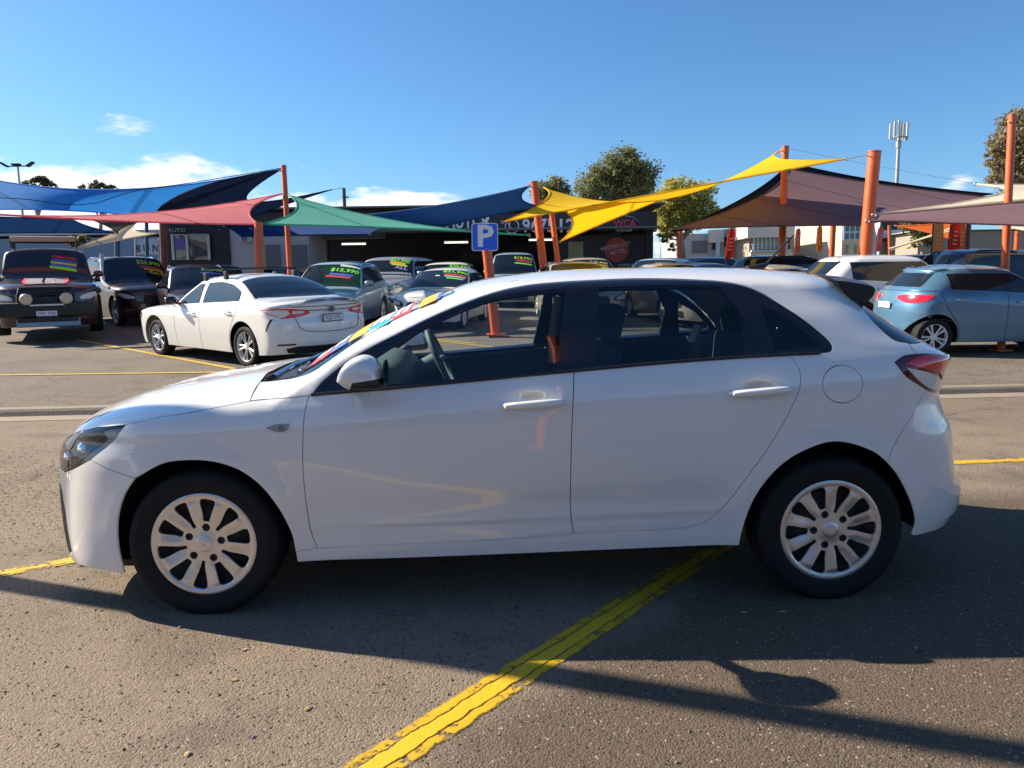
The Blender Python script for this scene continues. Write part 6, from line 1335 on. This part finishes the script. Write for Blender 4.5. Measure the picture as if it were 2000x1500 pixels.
# ------------------------------------------------------------------ trees, tower, lamps
def leafmat(n, c): return mat(n, c, rough=.6, var=.45, vscale=.55, trans=.4, spec=.3)
M_BARK = mat('gum_bark', (.30, .25, .20), rough=.9, var=.3)
def tree(label, Y, lobes, n, size, m, base_px, name='gum_tree', trunk=.35, group=None, hang=0.0, seed=1, density=1.0):
    """lobes: world centre and radius; leaves gathered in clumps through the lobes, gaps left between clumps"""
    q = random.Random(seed); bx, by = base_px, Y; g = yard_z(bx, by)
    t = thing(name, label, 'tree', (bx, by, g), 0, group); o = np.array((bx, by, g)); V = []; F = []
    vol = [r ** 2.2 for _, r in lobes]; tot = sum(vol); cl_ = []
    for (c, r), v in zip(lobes, vol):
        for k in range(max(3, int(n / 26 * v / tot))):
            d = Vector((q.gauss(0, 1), q.gauss(0, 1), q.gauss(0, 1))).normalized() * r * q.random() ** .38
            cl_.append((np.array(c) + np.array(d) * (1, 1, .85), r))
    for c, r in cl_:
        cr = r * q.uniform(.14, .30)
        for k in range(26):
            p = c + np.array([q.gauss(0, 1), q.gauss(0, 1), q.gauss(0, .7)]) * cr * .75 - o; s = size * q.uniform(.6, 1.25)
            a = Vector((q.gauss(0, 1), q.gauss(0, 1), q.gauss(0, .6) - hang)).normalized(); b = a.cross(Vector((q.gauss(0, 1), q.gauss(0, 1), q.gauss(0, 1)))).normalized()
            i = len(V); V += [p + np.array(a * s), p + np.array(b * s * .45), p - np.array(a * s), p - np.array(b * s * .45)]; F.append((i, i + 1, i + 2, i + 3))
    mesh('crown', V, F, m, t)
    top = np.array(max(lobes, key=lambda l: l[0][2])[0]) - o; mid = np.array(np.mean([l[0] for l in lobes], 0)) - o
    mb = MB().tube([(0, 0, -.2), (mid[0] * .25, mid[1] * .25, mid[2] * .4), (mid[0] * .8, mid[1] * .8, mid[2] * .85), tuple(mid)], [trunk, trunk * .8, trunk * .5, trunk * .3], 9)
    tr_ = mb.build('trunk', M_BARK, t, True)
    for c, r in lobes:
        e = np.array(c) - o; s_ = np.array((mid[0] * .6, mid[1] * .6, mid[2] * .68)); MB().tube([tuple(s_), tuple((s_ + e) / 2 + np.array((0, 0, -.1 * r))), tuple(e)], [trunk * .34, trunk * .24, trunk * .1], 6).build('limb', M_BARK, tr_, True)
    return t
def lobe(px, r, Y): return (px, r * Y / 1459.0)
L_OLIVE = leafmat('olive_gum_leaves', (.20, .205, .08)); L_DARK = leafmat('dark_gum_leaves', (.10, .10, .05)); L_LIME = leafmat('yellow_green_leaves', (.44, .40, .09)); L_BROWN = leafmat('brown_green_leaves', (.26, .21, .115))
tree('big olive gum tree rising behind the right end of the showroom', 60, [((8.877, 60.000, 11.091), 1.55), ((10.161, 60.000, 10.451), 1.45), ((7.758, 60.000, 10.405), 1.5), ((6.636, 60.000, 9.561), 1.5), ((9.447, 60.000, 9.287), 1.8), ((8.244, 60.000, 8.519), 1.5), ((10.748, 61.000, 9.325), 1.0), ((6.133, 61.000, 8.909), 1.0), ((9.233, 60.000, 11.825), .7)], 19000, .13, L_OLIVE, 8.468, seed=3)
tree('small dark gum tree behind the top of the leaning orange pole', 70, [((2.962, 70.000, 10.448), 1.0), ((4.277, 70.000, 10.796), 1.1), ((3.800, 70.000, 9.704), 1.2), ((5.116, 70.000, 10.144), .6)], 5000, .15, L_OLIVE, 3.694, seed=5)
tree('sunlit yellow-green tree in front of the showroom end, left of the brown sail', 38, [((8.477, 38.000, 6.238), .85), ((9.347, 38.000, 5.927), .85), ((7.772, 38.000, 5.600), .8), ((8.592, 38.000, 5.289), 1.0), ((9.946, 38.000, 5.221), .55), ((7.526, 38.000, 4.753), .6), ((8.244, 38.000, 4.542), .7), ((7.739, 38.000, 3.995), .38), ((8.104, 38.000, 3.485), .26), ((9.179, 38.500, 4.777), .7)], 12000, .10, L_LIME, 8.800, name='street_tree', trunk=.16, seed=8)
tree('tall brown-green gum tree cut by the right edge', 55, [((36.345, 55.000, 12.804), 1.3), ((35.422, 55.000, 11.332), 1.1), ((36.785, 55.000, 10.674), 1.7), ((35.067, 55.000, 10.057), .8), ((35.792, 55.000, 9.082), 1.1), ((37.907, 55.000, 11.369), 2.2), ((34.585, 55.000, 10.704), .45), ((34.958, 55.000, 8.914), .7), ((38.456, 55.000, 8.866), 2.0)], 19000, .135, L_BROWN, 37.892, trunk=.4, hang=1.2, seed=11)
tree('small flat-topped gum left of the other above the blue sail', 95, [((-59.426, 95.000, 15.309), .75), ((-58.119, 95.000, 15.725), .85), ((-57.075, 95.000, 15.339), .7), ((-58.964, 95.000, 14.807), .8)], 1300, .26, L_DARK, -59.482, seed=13)
tree('small flat-topped gum under the cloud bank above the blue sail', 95, [((-52.383, 95.000, 14.532), .8), ((-50.957, 95.000, 14.884), .85), ((-49.586, 95.000, 14.556), .75), ((-48.717, 95.000, 14.296), .6)], 1300, .26, L_DARK, -51.750, seed=17)
tree('green tree with pale trunk between the two offices under the brown sail', 60, [((24.425, 60.000, 5.927), 1.2), ((23.728, 60.000, 5.060), 1.0), ((24.953, 60.000, 4.804), 1.1), ((24.162, 60.000, 4.256), 1.0), ((25.554, 60.000, 6.030), .9)], 3200, .2, leafmat('mid_green_leaves', (.16, .18, .05)), 24.589, name='street_tree', trunk=.22, seed=19)
tree('olive tree behind the small orange sail at the right', 44, [((23.532, 44.000, 4.974), .8), ((24.289, 44.000, 4.673), .7), ((23.874, 44.000, 4.095), .6)], 1500, .16, L_OLIVE, 24.021, name='street_tree', trunk=.15, seed=23)
tree('olive shrub rounded behind the roof basket of the black utility', 40, [((-23.080, 40.000, 4.298), .3), ((-22.641, 40.000, 4.398), .35), ((-22.219, 40.000, 4.286), .26)], 700, .11, L_OLIVE, -22.848, name='shrub', trunk=.06, seed=29)
# little palm
p = (19.313, 34.000, 2.776); t = thing('palm_tree', 'little spiky yellow-green palm left of the pale orange flag', 'tree', (p[0], p[1], yard_z(p[0], p[1])))
MB().tube([(0, 0, -.1), (0, 0, 1.05)], [.09, .07], 8).build('trunk', M_BARK, t, True)
for k in range(13):
    a = k * 2.4; V = []; L_ = .75
    for i in range(6):
        u = i / 5; r_ = L_ * u * .85; z = 1.05 + .55 * u - .75 * u * u; w = .07 * math.sin(math.pi * min(1, u * .9 + .1)) + .004
        for s_ in (-1, 1): V.append((r_ * math.cos(a) - s_ * w * math.sin(a), r_ * math.sin(a) + s_ * w * math.cos(a), z))
    mesh('frond', V, [(i * 2, i * 2 + 1, i * 2 + 3, i * 2 + 2) for i in range(5)], L_LIME, t)
# phone tower
p = np.array((55.690, 110.000, 15.539)); tp = np.array((55.693, 110.000, 22.951)); g = yard_z(p[0], 110); M_GALV = mat('galvanised_steel', (.36, .37, .38), rough=.5, metal=.4, var=.1)
t = thing('phone_tower', 'grey mobile phone tower with white panel antennas above the brown sail', 'tower', (p[0], 110, g)); H = tp[2] - g; dx = 0
MB().tube([(0, 0, 0), (0, 0, H)], [.34, .22], 12).build('mast', M_GALV, t, True)
MB().tube([(0, 0, H - 1.9), (0, 0, H - .9)], .36, 10).build('cable_tray', M_GALV, t, True)
rg = MB()
for a in range(3): rg.tube([(0, 0, H - .4), (1.05 * math.cos(a * 2.09 + .1), 1.05 * math.sin(a * 2.09 + .1), H - .4)], .07, 6)
rg.tube([(.95 * math.cos(b), .95 * math.sin(b), H - .5) for b in np.linspace(0, 2 * math.pi, 19)], .06, 5); rg.build('head_frame', M_GALV, t, True)
for k, (ax, ay, h1) in enumerate(((-1.25, 0, .1), (-.78, -.3, .35), (-.30, -.5, .45), (.10, -.5, .1), (.45, -.4, .0), (1.25, .1, .3))): MB().box((ax, ay, H + .35 + h1 * .6), (.26, .16, 2.0 + h1), None, .03).build('panel_antenna', M_OFF, t)
MB().box((1.05, .1, H - .55), (.35, .3, .6)).build('radio_unit', M_GALV, t)
# floodlight mast
p = (-38.227, 60.000, 10.013); tp = (-38.237, 60.000, 11.612); g = yard_z(p[0], 60); t = thing('floodlight_mast', 'floodlight mast with three lamp heads at the upper left', 'street lamp', (p[0], 60, g)); H = tp[2] - g
MB().tube([(0, 0, 0), (-.1, 0, H)], [.11, .07], 8).build('mast', M_GALV, t, True); MB().tube([(-1.05, 0, H + .02), (.95, 0, H + .02)], .05, 6).build('crossarm', M_STEEL, t)
for x, a in ((-1.1, 30), (-.15, 0), (.95, -30)): MB().box((x, -.1, H + .13), (.62, .35, .14), (0, R(a), 0), .03).build('lamp_head', M_STEEL, t)
p = (-11.885, 55.000, 7.571); tp = (-11.866, 55.000, 8.939); g = yard_z(p[0], 55); t = thing('utility_pole', 'short dark timber power pole above the green sail', 'pole', (p[0], 55, g)); MB().tube([(0, 0, 0), (0, 0, tp[2] - g)], [.16, .12], 10).build('shaft', mat('dark_timber', (.09, .075, .06), rough=.9, var=.2), t, True); MB().box((.1, 0, tp[2] - g - .65), (.5, .08, .08)).build('bracket', M_STEEL, t)
# chain of blue-grey fence behind the black wagon
f0 = np.array((-19.860, 34.000, 3.178)); f1 = np.array((-15.591, 34.000, 3.119)); g = yard_z(f0[0], 34); t = thing('fence', 'low blue-grey rail fence behind the black four-wheel-drive', 'fence', (f0[0], 34, g)); W_ = f1[0] - f0[0]
for k in range(6): MB().box((W_ * k / 5, 0, .75), (.07, .07, 1.5)).build('post', M_TEALP, t)
for z in (.25, .85, 1.42): MB().box((W_ / 2, -.045, z), (W_, .02, .07)).build('rail', M_TEALP, t)
